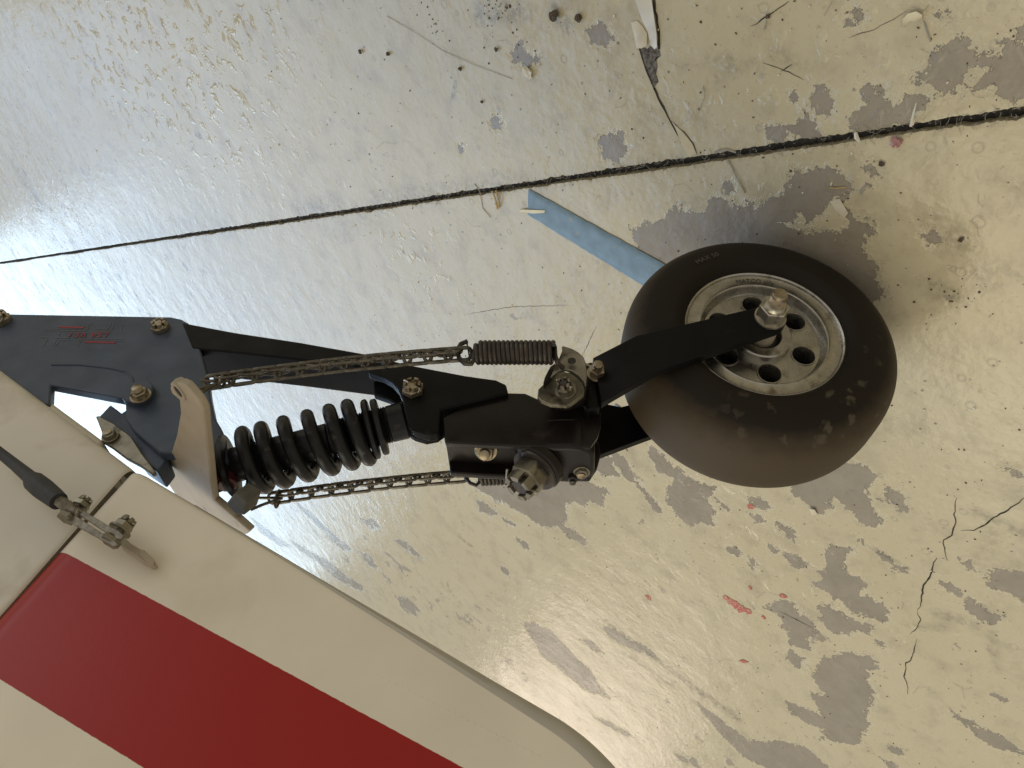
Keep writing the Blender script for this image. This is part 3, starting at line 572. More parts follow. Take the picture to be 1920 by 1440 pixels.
o = mb.build('floor_crumbs', M['crumb'], smooth=False); o['kind'] = 'stuff'; o['label'] = 'pale crumbs and grit scattered over the floor'; o['category'] = 'grit'
mb = MB()
for i in range(420):
    px, py = rc.uniform(500, 1920), rc.uniform(0, 1440); p = fl(px, py); r = rc.uniform(.0003, .0008); p[2] = r * .5
    Q, _ = np.linalg.qr(np.array([[rc.gauss(0, 1) for _ in range(3)] for _ in range(3)])); mb.box(p, r * 2.4, r * rc.uniform(.8, 2), r, Q)
for px, py, n, r0 in [(930, 12, 60, .014), (790, 20, 10, .01), (1790, 550, 16, .010), (820, 60, 8, .01)]:
    c = fl(px, py)
    for i in range(n):
        p = c + np.array([rc.gauss(0, r0), rc.gauss(0, r0), 0]); r = rc.uniform(.0003, .0009); p[2] = r * .5
        Q, _ = np.linalg.qr(np.array([[rc.gauss(0, 1) for _ in range(3)] for _ in range(3)])); mb.box(p, r * 2, r * rc.uniform(.8, 2), r, Q)
o = mb.build('dark_grit', M['debris'], smooth=False); o['kind'] = 'stuff'; o['label'] = 'dark grit and dirt specks scattered over the floor'; o['category'] = 'grit'
mb = MB()
def hair(pts, r=.00016): mb.tube([fl(x, y, .0006 + .0008 * (i % 2)) for i, (x, y) in enumerate(pts)], r, 4)
hair([(725, 30), (780, 62), (830, 95), (890, 122), (960, 148)], .0003); hair([(1732, 40), (1738, 60), (1745, 78)], .0006); hair([(1365, 300), (1380, 330), (1397, 362)], .0007); hair([(1340, 285), (1360, 280), (1380, 286)], .0008)
hair([(1318, 160), (1322, 180), (1312, 205)], .0003); hair([(890, 345), (900, 360), (905, 390), (920, 408)], .0005); hair([(1545, 30), (1552, 18), (1560, 3)], .0002); hair([(1433, 55), (1437, 40)], .0006)
for i in range(60):
    x, y = rc.uniform(700, 1900), rc.choice((rc.uniform(0, 430), rc.uniform(930, 1430))); a = rc.uniform(0, 6.28); L_ = rc.uniform(8, 40); hair([(x, y), (x + math.cos(a) * L_ * .5, y + math.sin(a) * L_ * .5), (x + math.cos(a + .5) * L_, y + math.sin(a + .5) * L_)], .00012)
o = mb.build('lint_threads', M['fibre'], recalc=False); o['kind'] = 'stuff'; o['label'] = 'fine pale lint threads and cobweb strands on the floor'; o['category'] = 'lint'

# ------------------------------------------------------------------ AIRCRAFT TAIL: rudder and fin
hb, ht = atX(255, 880, .02), atX(0, 1160, .02); hd = unit(ht - hb); hd[0] = 0; hd = unit(hd)           # hinge direction
bd = atX(1067, 1355, .02) - atX(305, 892, .02); bd[0] = 0; bd = unit(bd)                            # bottom edge direction (aft)
def skin_material(name, stripes):
    m = mat(name, (.80, .74, .615), .40, spec=.3, var=.05, vscale=14, bump=.05, bscale=260, dirt=(.66, .59, .46), dscale=9, dthr=.60, rvar=.06)
    nt = m.node_tree; N = nt.nodes; Lk = nt.links; b = N['Principled BSDF']; src = b.inputs['Base Color'].links[0].from_socket
    geo = N.new('ShaderNodeNewGeometry'); nz = N.new('ShaderNodeTexNoise'); nz.inputs['Scale'].default_value = 300; Lk.new(geo.outputs['Position'], nz.inputs['Vector'])
    f = None
    for (P0, nrm) in stripes:
        s = N.new('ShaderNodeVectorMath'); s.operation = 'SUBTRACT'; Lk.new(geo.outputs['Position'], s.inputs[0]); s.inputs[1].default_value = tuple(P0)
        d = N.new('ShaderNodeVectorMath'); d.operation = 'DOT_PRODUCT'; Lk.new(s.outputs[0], d.inputs[0]); d.inputs[1].default_value = tuple(nrm)
        j = N.new('ShaderNodeMath'); j.operation = 'MULTIPLY_ADD'; Lk.new(nz.outputs['Fac'], j.inputs[0]); j.inputs[1].default_value = .0006; Lk.new(d.outputs['Value'], j.inputs[2])
        r = N.new('ShaderNodeMapRange'); r.inputs['From Min'].default_value = -.0001; r.inputs['From Max'].default_value = .0002; Lk.new(j.outputs[0], r.inputs['Value'])
        if f is None: f = r.outputs[0]
        else:
            mu = N.new('ShaderNodeMath'); mu.operation = 'MULTIPLY'; Lk.new(f, mu.inputs[0]); Lk.new(r.outputs[0], mu.inputs[1]); f = mu.outputs[0]
    mx = N.new('ShaderNodeMix'); mx.data_type = 'RGBA'; Lk.new(f, mx.inputs['Factor']); Lk.new(src, mx.inputs['A']); mx.inputs['B'].default_value = (.34, .016, .012, 1)
    Lk.new(mx.outputs['Result'], b.inputs['Base Color'])
    rr = N.new('ShaderNodeMix'); rr.data_type = 'FLOAT'; Lk.new(f, rr.inputs['Factor']); rl = b.inputs['Roughness'].links[0].from_socket; Lk.new(rl, rr.inputs['A']); rr.inputs['B'].default_value = .33; Lk.new(rr.outputs['Result'], b.inputs['Roughness'])
    return m
s1a, s1b, s2a, s2b = atX(110, 1035, .021), atX(860, 1437, .012), atX(0, 1275, .020), atX(270, 1440, .018)
def line_n(a, b, side):
    t = b - a; t[0] = 0; t = unit(t); n = np.array([0, -t[2], t[1]]); n *= np.sign(n[2]) * side; return n
M['rudder_skin'] = skin_material('rudder_skin', [(s1a, line_n(s1a, s1b, 1)), (s2a, line_n(s2a, s2b, -1))])

rud = empty('rudder', (0.0, hb[1], hb[2]), 'cream rudder with a wide red stripe, hinged behind the fin', 'rudder')
nose = .025
L0 = atX(268, 886, .020); L0[0] = 0; L0 = L0 - bd * .0165
TEp = atX(1160, 1436, .008); TEp[0] = 0
chord = .47
nu, nv = 90, 60; vs = []; side = {}
def rud_low(u): return -.027 * u if u < .365 else -.0098 + 5.0 * (u - .365) ** 2
def thick(u): return (.0212 * (1 - u / chord) ** .85 + .005)
def rudpt(iu, iv, sgn):
    x = iu / (nu - 1); u = chord * (x ** 1.6)
    v = .34 * (iv / (nv - 1)) ** 1.7
    lift = 0.0
    lift = rud_low(u)
    t = thick(u)
    if u < nose: t *= math.sqrt(max(0, 1 - (1 - u / nose) ** 2))
    re = .0065
    if v < re: t *= .30 + .70 * math.sqrt(max(0, 1 - (1 - v / re) ** 2))
    if u > chord - .008: t *= math.sqrt(max(.0, (chord - u) / .008))
    p = L0 + bd * u + hd * (v + lift); p = p + np.array([sgn * t, 0, 0]); return p
mb = MB(); idx = {}
for sgn in (1, -1):
    for iu in range(nu):
        for iv in range(nv): idx[(sgn, iu, iv)] = len(mb.v); mb.v.append(tuple(rudpt(iu, iv, sgn)))
for sgn in (1, -1):
    for iu in range(nu - 1):
        for iv in range(nv - 1): mb.f.append((idx[(sgn, iu, iv)], idx[(sgn, iu + 1, iv)], idx[(sgn, iu + 1, iv + 1)], idx[(sgn, iu, iv + 1)]))
for iu in range(nu - 1): mb.f.append((idx[(1, iu, 0)], idx[(-1, iu, 0)], idx[(-1, iu + 1, 0)], idx[(1, iu + 1, 0)])); mb.f.append((idx[(1, iu, nv - 1)], idx[(1, iu + 1, nv - 1)], idx[(-1, iu + 1, nv - 1)], idx[(-1, iu, nv - 1)]))
mb.build('skin', M['rudder_skin'], rud, angle=60)
# edge tape along the bottom of the rudder
mb = MB(); vs = []; k = 70
for i in range(k):
    u = chord * (.16 + .83 * i / (k - 1)); w = .0040 + .0100 * (i / (k - 1)) ** 1.3
    lift = rud_low(u)
    for j_ in range(5):
        v = -.0007 + w * j_ / 4; t = thick(u) * (.30 + .70 * math.sqrt(max(0, 1 - (1 - max(0, min(1, v / .0065))) ** 2))) + .0006 + (.0005 if j_ < 4 else -.0006); t *= (math.sqrt(max(.02, (chord - u) / .008)) if u > chord - .008 else 1)
        vs.append(L0 + bd * u + hd * (v + lift) + np.array([t, 0, 0]))
mb.add(vs, [(i * 5 + q, i * 5 + 5 + q, i * 5 + 6 + q, i * 5 + 1 + q) for i in range(k - 1) for q in range(4)]); mb.build('edge_tape', M['tape_edge'], rud)

mb = MB(); q0, q1 = atX(300, 1066, .0212), atX(1010, 1420, .0095)
for i in range(64):
    t = i / 63
    u_ = (q0 * (1 - t) + q1 * t); uu = float((u_ - L0)[1:] @ bd[1:]); c = u_.copy(); c[0] = thick(max(uu, .021)) - .00025
    b3 = bmesh.new(); bmesh.ops.create_icosphere(b3, subdivisions=1, radius=1)
    mb.add([c + np.array([v.co.x * .0007, 0, 0]) + bd * v.co.y * .0019 + hd * v.co.z * .0012 for v in b3.verts], [tuple(v.index for v in f.verts) for f in b3.faces]); b3.free()
mb.build('rib_stitching', M['rudder_skin'], rud)
# rudder horn (steering arms) under the rudder
zh = .467
hornp = [(318, 727), (324, 719), (335, 717), (346, 722), (356, 733), (372, 752), (381, 770), (384, 800), (390, 850), (396, 905), (401, 938), (430, 962), (468, 996), (462, 1002), (425, 1012), (382, 986), (342, 948), (316, 908), (308, 880), (320, 852), (331, 815), (338, 775), (336, 750), (322, 738)]
mb = MB(); mb.prism([at(px, py, 2, zh) for px, py in hornp], (0, 0, -.0055)); horn = mb.build('steering_horn', M['horn'], rud, angle=30, bevel=.0012)
e0 = at(336, 733, 2, zh); mb = MB(); mb.lathe(e0 + np.array([0, 0, -.0058]), (0, 0, 1), [(.0042, 0), (.0066, 0), (.0074, .003), (.0066, .0068), (.0042, .0068), (.0038, .003)], 28, True); mb.build('horn_eye', M['horn'], horn)
mb = MB(); mb.cyl(e0 + np.array([0, 0, -.0056]), e0 + np.array([0, 0, .0004]), .0041, 20); mb.build('eye_hole', M['dark'], horn)
mb = MB(); q = [at(424, 944, 2, zh + .002), at(439, 925, 2, zh + .002), at(464, 940, 2, zh + .002), at(457, 966, 2, zh + .002), at(442, 964, 2, zh + .002)]; mb.prism(q, (0, 0, -.012)); M['tab'] = mat('grimy_grey_tab', (.10, .092, .07), .75, spec=.1, var=.2, vscale=90); mb.build('horn_tab', M['tab'], horn, angle=25, bevel=.001)
# control tongue on the rudder skin
xs = .030
def xp(px, py, x=.03): return atX(px, py, x)
mb = MB(); mb.prism([xp(*p, .031) for p in [(214, 1003), (226, 999), (244, 1018), (268, 1032), (286, 1046), (293, 1058), (284, 1062), (268, 1054), (247, 1038), (228, 1026)]], (-.005, 0, 0)); tg = mb.build('control_tongue', M['horn'], rud, angle=30, bevel=.0010)
mb = MB(); mb.prism([xp(*p, .0325) for p in [(262, 1030), (270, 1031), (290, 1051), (287, 1060), (279, 1057), (262, 1040)]], (-.0014, 0, 0)); mb.build('tongue_tip', M['horn'], tg, angle=30, bevel=.0004)

# fin / rear fuselage
fin = empty('tail_fin', (0.0, hb[1] + .05, hb[2]), 'cream fabric covered tail fin ahead of the rudder hinge gap', 'fin')
G0 = atX(246, 872, .022); F1 = atX(-40, 662, .022); fd = unit(np.array([0, F1[1] - G0[1], F1[2] - G0[2]])); gd = unit(np.array([0, *(atX(-8, 1163, .022) - G0)[1:]]))
mb = MB(); nu2, nv2 = 46, 40; idx = {}
for sgn in (1, -1):
    for iu in range(nu2):
        for iv in range(nv2):
            u = .45 * (iu / (nu2 - 1)) ** 1.7; v = .32 * (iv / (nv2 - 1)) ** 1.7; t = .0228 + .010 * (u / .45)
            if u < .004: t *= .93 + .07 * math.sqrt(max(0, 1 - (1 - u / .004) ** 2))
            if v < .012: t *= .62 + .38 * math.sqrt(max(0, 1 - (1 - v / .012) ** 2))
            p = np.array([0, G0[1], G0[2]]) + fd * u + gd * v; p[0] = sgn * t; idx[(sgn, iu, iv)] = len(mb.v); mb.v.append(tuple(p))
for sgn in (1, -1):
    for iu in range(nu2 - 1):
        for iv in range(nv2 - 1): mb.f.append((idx[(sgn, iu, iv)], idx[(sgn, iu + 1, iv)], idx[(sgn, iu + 1, iv + 1)], idx[(sgn, iu, iv + 1)]))
for iu in range(nu2 - 1): mb.f.append((idx[(1, iu, 0)], idx[(-1, iu, 0)], idx[(-1, iu + 1, 0)], idx[(1, iu + 1, 0)]))
for iv in range(nv2 - 1): mb.f.append((idx[(1, nu2 - 1, iv)], idx[(-1, nu2 - 1, iv)], idx[(-1, nu2 - 1, iv + 1)], idx[(1, nu2 - 1, iv + 1)]))
M['fin_skin'] = mat('fin_skin', (.66, .62, .535), .42, spec=.3, var=.05, vscale=14, bump=.05, bscale=260, dirt=(.44, .39, .31), dscale=14, dthr=.58, rvar=.06)
mb.build('skin', M['fin_skin'], fin, angle=50)
mb = MB(); mb.prism([np.array([.012, *(G0 + fd * u + gd * v)[1:]]) for u, v in ((.002, .012), (.30, .012), (.30, -.007), (.052, -.006), (.045, .004))], (-.024, 0, 0)); mb.build('lower_longeron', M['cream'], fin, bevel=.003)

# ------------------------------------------------------------------ TAILWHEEL ASSEMBLY
tw = empty('tailwheel_assembly', (0, 0, 0), 'black sprung tailwheel unit with coil shock, fork and small wheel', 'tailwheel')
plate = [(-120, 586), (0, 588), (320, 594), (340, 598), (354, 606), (364, 622), (377, 660), (389, 703), (394, 742), (402, 781), (415, 803), (424, 825), (428, 862), (418, 872), (388, 868), (345, 852), (298, 848), (250, 806), (236, 786), (234, 747), (95, 721), (93, 760), (60, 752), (-120, 655)]
xr = .014
pl = px_prism('mount_plate', plate, xr, .009, M['mount_flare_tint'], tw, .0014)
# raised rib on the plate that frames a shallow pocket
mb = MB(); mb.tube([atX(x, y, xr + .0002) for x, y in [(97, 684), (150, 684), (205, 690), (236, 697), (247, 707), (250, 720)]], .0009, 6); mb.build('pocket_rib', M['mount_flare_tint'], pl)
mb = MB(); mb.cyl(atX(262, 742, xr), atX(262, 742, xr) + np.array([.006, 0, 0]), .0125, 28, ch=.001); mb.build('bolt_boss', M['mount_flare_tint'], pl)
castle_nut('castle_nut', atX(302, 617, xr + .0005), (1, 0, 0), .0080, .0085, M['cad'], tw, rot=.2, washer=False)
castle_nut('castle_nut', atX(4, 603, xr + .0005), (1, 0, 0), .0088, .0095, M['cad'], tw, rot=.5, washer=False)
hex_bolt('hex_nut', atX(263, 741, xr + .0075), (1, 0, 0), .0068, .005, .004, M['cad'], tw)
# fuselage clamp block and strap
px_prism('clamp_block', [(182, 784), (207, 758), (228, 774), (245, 762), (300, 828), (313, 862), (296, 884), (262, 862), (236, 828), (205, 800)], .006, .020, M['mount_flare_tint'], tw, .0015)
st = px_prism('mount_strap', [(179, 781), (185, 779), (215, 795), (246, 818), (266, 850), (292, 884), (286, 889), (262, 872), (236, 858), (210, 838), (190, 826), (190, 808), (184, 792)], .012, .004, M['bracket'], tw, .0008)
hex_bolt('strap_bolt', atX(206, 817, .0140), (1, 0, 0), .0052, .004, .001, M['bracket'], tw)
# T-shaped logo print on the plate
def pstrip(a, b, w, mm, x=xr + .0004, parent=pl):
    A_, B_ = atX(*a, x), atX(*b, x); t = unit(B_ - A_); n = np.cross(t, [1, 0, 0]) * w
    mb = MB(); mb.prism([A_ - n, B_ - n, B_ + n, A_ + n], (-.0003, 0, 0)); return mb.build('print_line', mm, parent, smooth=False)
zl = lambda x, y: (60 + x * .125, 580 + y * .125)
for a, b in [((190, 285), (800, 297)), ((190, 312), (790, 322)), ((760, 435), (1375, 447)), ((750, 460), (1375, 472)), ((880, 200), (830, 300)), ((850, 215), (800, 305)), ((790, 325), (690, 550)), ((760, 340), (665, 545)),
             ((980, 295), (1130, 297)), ((985, 330), (1165, 332)), ((1185, 205), (1135, 297)), ((1230, 212), (1170, 332)), ((1365, 215), (1320, 335)), ((1320, 338), (1410, 346)),
             ((375, 425), (560, 430)), ((410, 460), (560, 463)), ((375, 425), (315, 550)), ((410, 460), (350, 550)), ((235, 420), (165, 545)), ((130, 408), (230, 415)), ((415, 345), (395, 395))]:
    pstrip(zl(*a), zl(*b), .00022, M['print_grey'])
for a, b in [((400, 262), (780, 272)), ((790, 485), (1250, 498))]: pstrip(zl(*a), zl(*b), .0010, M['print_red'])
def text_on(s, o, xdir, ydir, size, m, parent, name='lettering', arc=None, ext=.0002, align='LEFT'):
    cu = bpy.data.curves.new(name, 'FONT'); cu.body = s; cu.size = 1; cu.extrude = 0; cu.align_x = 'LEFT'
    ob = bpy.data.objects.new(name, cu); col.objects.link(ob); bpy.context.view_layer.update()
    me = bpy.data.meshes.new_from_object(ob.evaluated_get(bpy.context.evaluated_depsgraph_get())); bpy.data.objects.remove(ob); bpy.data.curves.remove(cu)
    co = np.array([v.co[:] for v in me.vertices]) * size; w = co[:, 0].max()
    if arc is None:
        xd, yd = unit(xdir), unit(ydir); zd = np.cross(xd, yd); P = np.array(o) + co[:, :1] * xd + co[:, 1:2] * yd + zd * ext
    else: P = np.array([arc(x - w / 2, y) for x, y, _ in co])
    for v, p in zip(me.vertices, P): v.co = p
    me.update(); me.materials.clear(); me.materials.append(m); o2 = bpy.data.objects.new(name, me); col.objects.link(o2)
    o2.parent = parent; o2.matrix_parent_inverse = parent.matrix_world.inverted()
    return o2, w
tx0, tx1 = atX(*zl(1165, 350), xr + .0004), atX(*zl(420, 345), xr + .0004); txd = unit(tx1 - tx0); tyd = unit(np.cross([1, 0, 0], txd))
o, w = text_on('LSA V5.1', tx0, txd, tyd, .0105, M['print_red'], pl, ext=.0004)

# swinging arm: tapered channel from the plate to the clevis
arm_top = [atX(*p, .015) for p in [(360, 652), (440, 660), (560, 673), (700, 690), (745, 704)]]
arm_bot = [atX(*p, .015) for p in [(340, 604), (440, 623), (560, 641), (690, 664), (762, 684)]]
mb = MB(); mb.prism(arm_bot + arm_top[::-1], (-.033, 0, 0)); mb.build('swing_arm', M['black'], tw, angle=25, bevel=.0016)
clv = [(690, 664), (762, 683), (872, 704), (900, 708), (930, 712), (949, 721), (953, 738), (900, 750), (826, 768), (822, 812), (802, 815), (775, 806), (764, 792), (758, 770), (755, 750), (747, 730), (735, 716), (718, 706), (690, 697)]
cl = px_prism('clevis_plate', clv, .024, .008, M['black'], tw, .0012)
mb = MB(); mb.prism([np.array([-.001, *atX(px, py, .024)[1:]]) for px, py in clv[:8] + [(826, 768), (812, 778), (790, 782), (768, 776)] + clv[13:]], (-.006, 0, 0)); mb.build('clevis_plate', M['black'], tw, angle=25, bevel=.0012)
castle_nut('castle_nut', atX(775, 733, .0245), (1, 0, 0), .0088, .0085, M['cad'], tw, rot=.1, washer=False)

# coil-over shock
SAp, SBp = atX(424, 876, 0.0), atX(782, 782, 0.006); sd = unit(SBp - SAp); sl = np.linalg.norm(SBp - SAp)
sh = bpy.data.objects.new('shock_absorber', None); col.objects.link(sh); sh.parent = tw
mb = MB(); mb.lathe(SAp + sd * .004, sd, [(1e-5, 0), (.0125, 0), (.0135, .002), (.0135, .075), (.0115, .076), (.0115, sl - .038), (1e-5, sl - .038)], 32); mb.build('damper_body', M['spring_black'], sh)
thr = [(1e-5, sl - .062)]
for i in range(23): thr += [(.0138, sl - .062 + i * .0017), (.0149, sl - .062 + i * .0017 + .00085)]
thr += [(.0138, sl - .0225), (.0145, sl - .022), (.0148, sl - .010), (.0125, sl - .007), (1e-5, sl - .007)]
mb = MB(); mb.lathe(SAp, sd, thr, 36); mb.build('threaded_sleeve', M['spring_black'], sh, angle=25)
mb = MB(); mb.lathe(SAp + sd * (sl - .0395), sd, [(.0135, 0), (.0225, 0), (.024, .0015), (.024, .004), (.0225, .005), (.0135, .005)], 40, True); mb.lathe(SAp + sd * (sl - .0325), sd, [(.0135, 0), (.0215, 0), (.0225, .001), (.0225, .0042), (.0215, .005), (.0135, .005)], 40, True); mb.build('preload_collar', M['spring_black'], sh)
mb = MB(); pts = []; turns = 6.05; z0, z1 = .006, sl - .043; x_, y_, _ = mb.frame(sd); cr, wr_ = .0226, .0054
for i in range(int(turns * 28) + 1):
    t = i / 28; a = 2 * math.pi * t + 2.4; f_ = t / turns
    g = f_ + .055 * math.sin(2 * math.pi * f_) * -0.55
    h = z0 + wr_ + (z1 - z0 - wr_) * g; pts.append(SAp + sd * h + (math.cos(a) * x_ + math.sin(a) * y_) * cr)
mb.tube(pts, wr_, 14); mb.build('coil_spring', M['spring_black'], sh)
mb = MB(); mb.lathe(SAp - sd * .002, sd, [(1e-5, 0), (.020, 0), (.0245, .003), (.0245, .0062), (.012, .0066), (1e-5, .0066)], 40); mb.build('spring_seat', M['spring_black'], sh)
mb = MB(); mb.cyl(SAp - sd * .010 + np.array([-.014, 0, 0]), SAp - sd * .010 + np.array([.0045, 0, 0]), .0105, 32, ch=.0015); mb.lathe(SAp - sd * .008, sd, [(1e-5, 0), (.0115, 0), (.0115, .009), (1e-5, .009)], 24); mb.build('upper_eye', M['spring_black'], sh)
mb = MB(); mb.cyl(SBp + np.array([-.0068, 0, 0]), SBp + np.array([.0098, 0, 0]), .0135, 32, ch=.0015); mb.build('lower_eye', M['black'], sh)
rp = atX(426, 895, .0); mb = MB(); mb.lathe(atX(424, 912, 0) , unit(atX(430, 872, 0) - atX(424, 912, 0)), [(1e-5, 0), (.006, 0), (.0075, .0015), (.0075, .013), (.006, .0145), (1e-5, .0145)], 24); mb.build('reservoir_cap', M['red_cap'], sh)

# pivot housing
hx = .020; hx2 = -.019
side_pts = [(828, 783), (880, 757), (950, 736), (985, 737), (1012, 749), (1045, 766), (1100, 760), (1126, 772), (1127, 795), (1120, 818), (1106, 838), (1000, 837), (900, 833), (834, 829)]
hz = px_prism('pivot_housing', side_pts, hx, .005, M['brownblack'], tw, .0013)
mb = MB(); mb.prism([np.array([hx2 + .005, *atX(px, py, hx)[1:]]) for px, py in side_pts], (-.005, 0, 0)); mb.build('housing_side', M['brownblack'], hz, angle=25, bevel=.0013)
deck = [(828, 783), (880, 757), (950, 736), (985, 737), (1012, 749), (1045, 766), (1050, 800), (968, 815), (900, 812), (832, 808)]
mb = MB(); mb.prism([np.array([hx - .004, *atX(px, py, hx)[1:]]) for px, py in deck], (hx2 - hx + .008, 0, 0)); mb.build('housing_deck', M['brownblack'], hz, angle=25)
# rear boss, rounded in plan
T1, T2 = atX(968, 836.5, hx), atX(1100, 838.5, hx); fz = unit(T2 - T1); up = unit(np.cross(np.array([1., 0, 0]), fz)); up *= np.sign(up[2])
L_b = np.linalg.norm(T2 - T1); plan = [(hx - .001, 0), (hx2 + .001, 0)]
yc = L_b - .012
for k in range(9): a = math.pi * .5 * k / 8; plan.append((hx2 - .001 + .014 - .014 * math.cos(a), yc + .018 * math.sin(a)))
for k in range(9): a = math.pi * .5 * k / 8; plan.append((hx + .001 - .010 + .010 * math.sin(a), yc + .018 * math.cos(a)))
base = np.array([0, T1[1], T1[2]])
mb = MB(); mb.prism([base + np.array([x, 0, 0]) + fz * y + up * .0008 for x, y in plan], up * -.030); boss = mb.build('housing_boss', M['brownblack'], hz, angle=30, bevel=.0035, seg=4)
# king pin with its castle nut
kb = atX(1026, 872, 0.0); kd = unit(np.array([0, .18, 1.0])); kd = unit(up * .35 + np.array([0, 0.12, 1]))
kb = base + fz * (L_b * .30) + up * .001
mb = MB(); mb.lathe(kb - kd * .004, kd, [(1e-5, 0), (.0195, 0), (.0195, .006), (.0180, .0075), (1e-5, .0075)], 40); mb.build('collar', M['brownblack'], boss)
mb = MB(); mb.lathe(kb + kd * .0036, kd, [(.007, 0), (.0178, 0), (.0183, .0008), (.0178, .0024), (.007, .0024)], 40, True); mb.build('bearing_washer', M['steel_dark'], boss)
castle_nut('king_pin_nut', kb + kd * .0062, kd, .0142, .0200, M['bracket'], tw, bolt_m=M['steel_dark'], washer=False, rot=.25)
hex_bolt('housing_bolt', np.array([.004, *atX(910, 852, 0.004)[1:]]) - up * .004, unit(up + np.array([.5, 0, 0])), .0070, .0060, .0045, M['cad'], tw)
hex_bolt('boss_screw', base + fz * (L_b * .93) + np.array([-.006, 0, 0]) + up * .0018, up, .0050, .0028, .001, M['bracket'], tw)
mb = MB(); g0 = base + np.array([-.012, 0, 0]) + fz * (L_b * .80) + up * .001; mb.lathe(g0, up, [(1e-5, 0), (.0036, 0), (.0036, .003), (.0024, .004), (.0024, .006), (1e-5, .0065)], 16); mb.build('grease_fitting', M['steel_dark'], boss)

# fork
fk = bpy.data.objects.new('fork', None); col.objects.link(fk); fk.parent = tw
def wl(P): return AX.T @ (np.array(P) - HUB)
sax = .0455
st0 = [wl(atX(1112, 671, .036)), wl(atX(1128, 756, .036))]
st1 = [wl(atW(1194, 629, .053)), wl(atW(1229, 697, .053))]
c_r = .0125
ends = []
dir_ = unit((0.5 * (st1[0] + st1[1]) - np.array([.053, 0, 0]))[1:]); nrm = np.array([-dir_[1], dir_[0]])
if (st1[0][1:] @ nrm) < (st1[1][1:] @ nrm): nrm = -nrm
th_ = .0075
def fork_arm(mir, x0=None):
    rows = []
    for (a, b) in ((st0[0], st0[1]), (st1[0], st1[1])): rows.append((a.copy(), b.copy()))
    outl = [rows[0][0], rows[1][0]]
    n = 12
    for k in range(n + 1):
        t = math.pi * k / n; q = nrm * math.cos(t) * c_r - dir_ * math.sin(t) * c_r; outl.append(np.array([.053, q[0], q[1]]))
    outl += [rows[1][1], rows[0][1]]
    # quad strip across: pair upper/lower
    up_ = [outl[0], outl[1]] + outl[2:2 + n // 2 + 1]; lo_ = [outl[-1], outl[-2]] + outl[2 + n // 2:2 + n + 1][::-1]
    mb = MB(); vs = []; m_ = len(up_)
    for a, b in zip(up_, lo_):
        for p, off in ((a, 0), (b, 0), (a, th_), (b, th_)):
            q = p.copy(); q[0] -= off; q[0] *= mir; vs.append(wp(*q))
    fs = []
    for i in range(m_ - 1):
        o = 4 * i; fs += [(o, o + 4, o + 5, o + 1), (o + 2, o + 3, o + 7, o + 6), (o, o + 2, o + 6, o + 4), (o + 1, o + 5, o + 7, o + 3)]
    fs += [(0, 1, 3, 2)]; mb.add(vs, fs); return mb.build('fork_arm', M['black'], fk, angle=25, bevel=.0011)
fork_arm(1); fork_arm(-1)
# fork crown around the king pin
s0m = 0.5 * (st0[0] + st0[1]); mb = MB()
crown = [wp(st0[0][0] - .004, *st0[0][1:]), wp(st0[1][0] - .004, *st0[1][1:])]; a2 = [wp(-st0[1][0] + .004, *st0[1][1:]), wp(-st0[0][0] + .004, *st0[0][1:])]
vs = [crown[0], crown[1], a2[0], a2[1]]; dd = unit(wp(*s0m) - wp(*(0.5 * (st1[0] + st1[1])))); dd[0] *= .2
mb.prism(vs, dd * .012); mb.build('fork_crown', M['black'], fk, angle=30, bevel=.002)
k1 = kb - kd * .030; k2 = 0.5 * (wp(s0m[0], *s0m[1:]) + wp(-s0m[0], *s0m[1:])); mb = MB(); mb.cyl(k1, kb - kd * .062, .017, 32, ch=.002); mb.build('swivel_barrel', M['black'], fk)
hex_bolt('fork_bolt', np.array(atX(1119, 699, .0375)), AX[:, 0] + np.array([0, 0, .0]), .0062, .0058, .006, M['cad'], fk, rot=.1)

# steering bracket on the right of the fork
zs = lambda pts: Z3(960, 620, .10417, pts)
lowp = zs([(455, 1190), (470, 1050), (560, 965), (690, 850), (800, 755), (910, 722), (1060, 765), (1180, 850), (1260, 935), (1310, 1050), (1290, 1145), (1180, 1230), (1060, 1320), (980, 1350), (700, 1330), (520, 1260)])
sb = px_prism('steering_bracket', lowp, .044, .0035, M['bracket'], tw, .0008)
upp = zs([(690, 830), (800, 590), (850, 480), (905, 345), (890, 285), (920, 268), (1080, 318), (1200, 385), (1290, 470), (1325, 560), (1345, 700), (1350, 860), (1325, 990), (1300, 930), (1200, 800), (1080, 720), (960, 690), (840, 715), (760, 790)])
mb = MB(); pp = []
for (x, y) in upp:
    f_ = np.clip((y - 650) / 75, 0, 1); pp.append(atX(x, y, .0625 - .012 * f_))
mb.prism(pp, (-.0028, 0, 0)); ub = mb.build('bracket_tab', M['bracket'], sb, angle=30, bevel=.0007)
hp_ = atX(*zs([(1075, 535)])[0], .0632); mb = MB(); mb.cyl(hp_ - np.array([.001, 0, 0]), hp_ + np.array([.0002, 0, 0]), .0030, 18); mb.build('tab_hole', M['dark'], ub)
web = zs([(560, 940), (690, 820), (800, 590), (770, 585), (690, 640), (640, 730), (590, 830)]); mb = MB(); mb.prism([atX(*p, .050) for p in web], (-.018, 0, 0)); mb.build('bracket_web', M['steel_dark'], sb, angle=30, bevel=.0006)
mb = MB(); mb.prism([atX(*p, .040) for p in [(1030, 706), (1090, 690), (1104, 720), (1098, 738), (1060, 748), (1024, 740)]], (-.014, 0, 0)); mb.build('bracket_core', M['brownblack'], sb, bevel=.002)
castle_nut('castle_nut', atX(*zs([(960, 1060)])[0], .0458), unit([1, 0, .25]), .0066, .0095, M['bracket'], sb, bolt_m=M['steel_dark'], rot=.4)
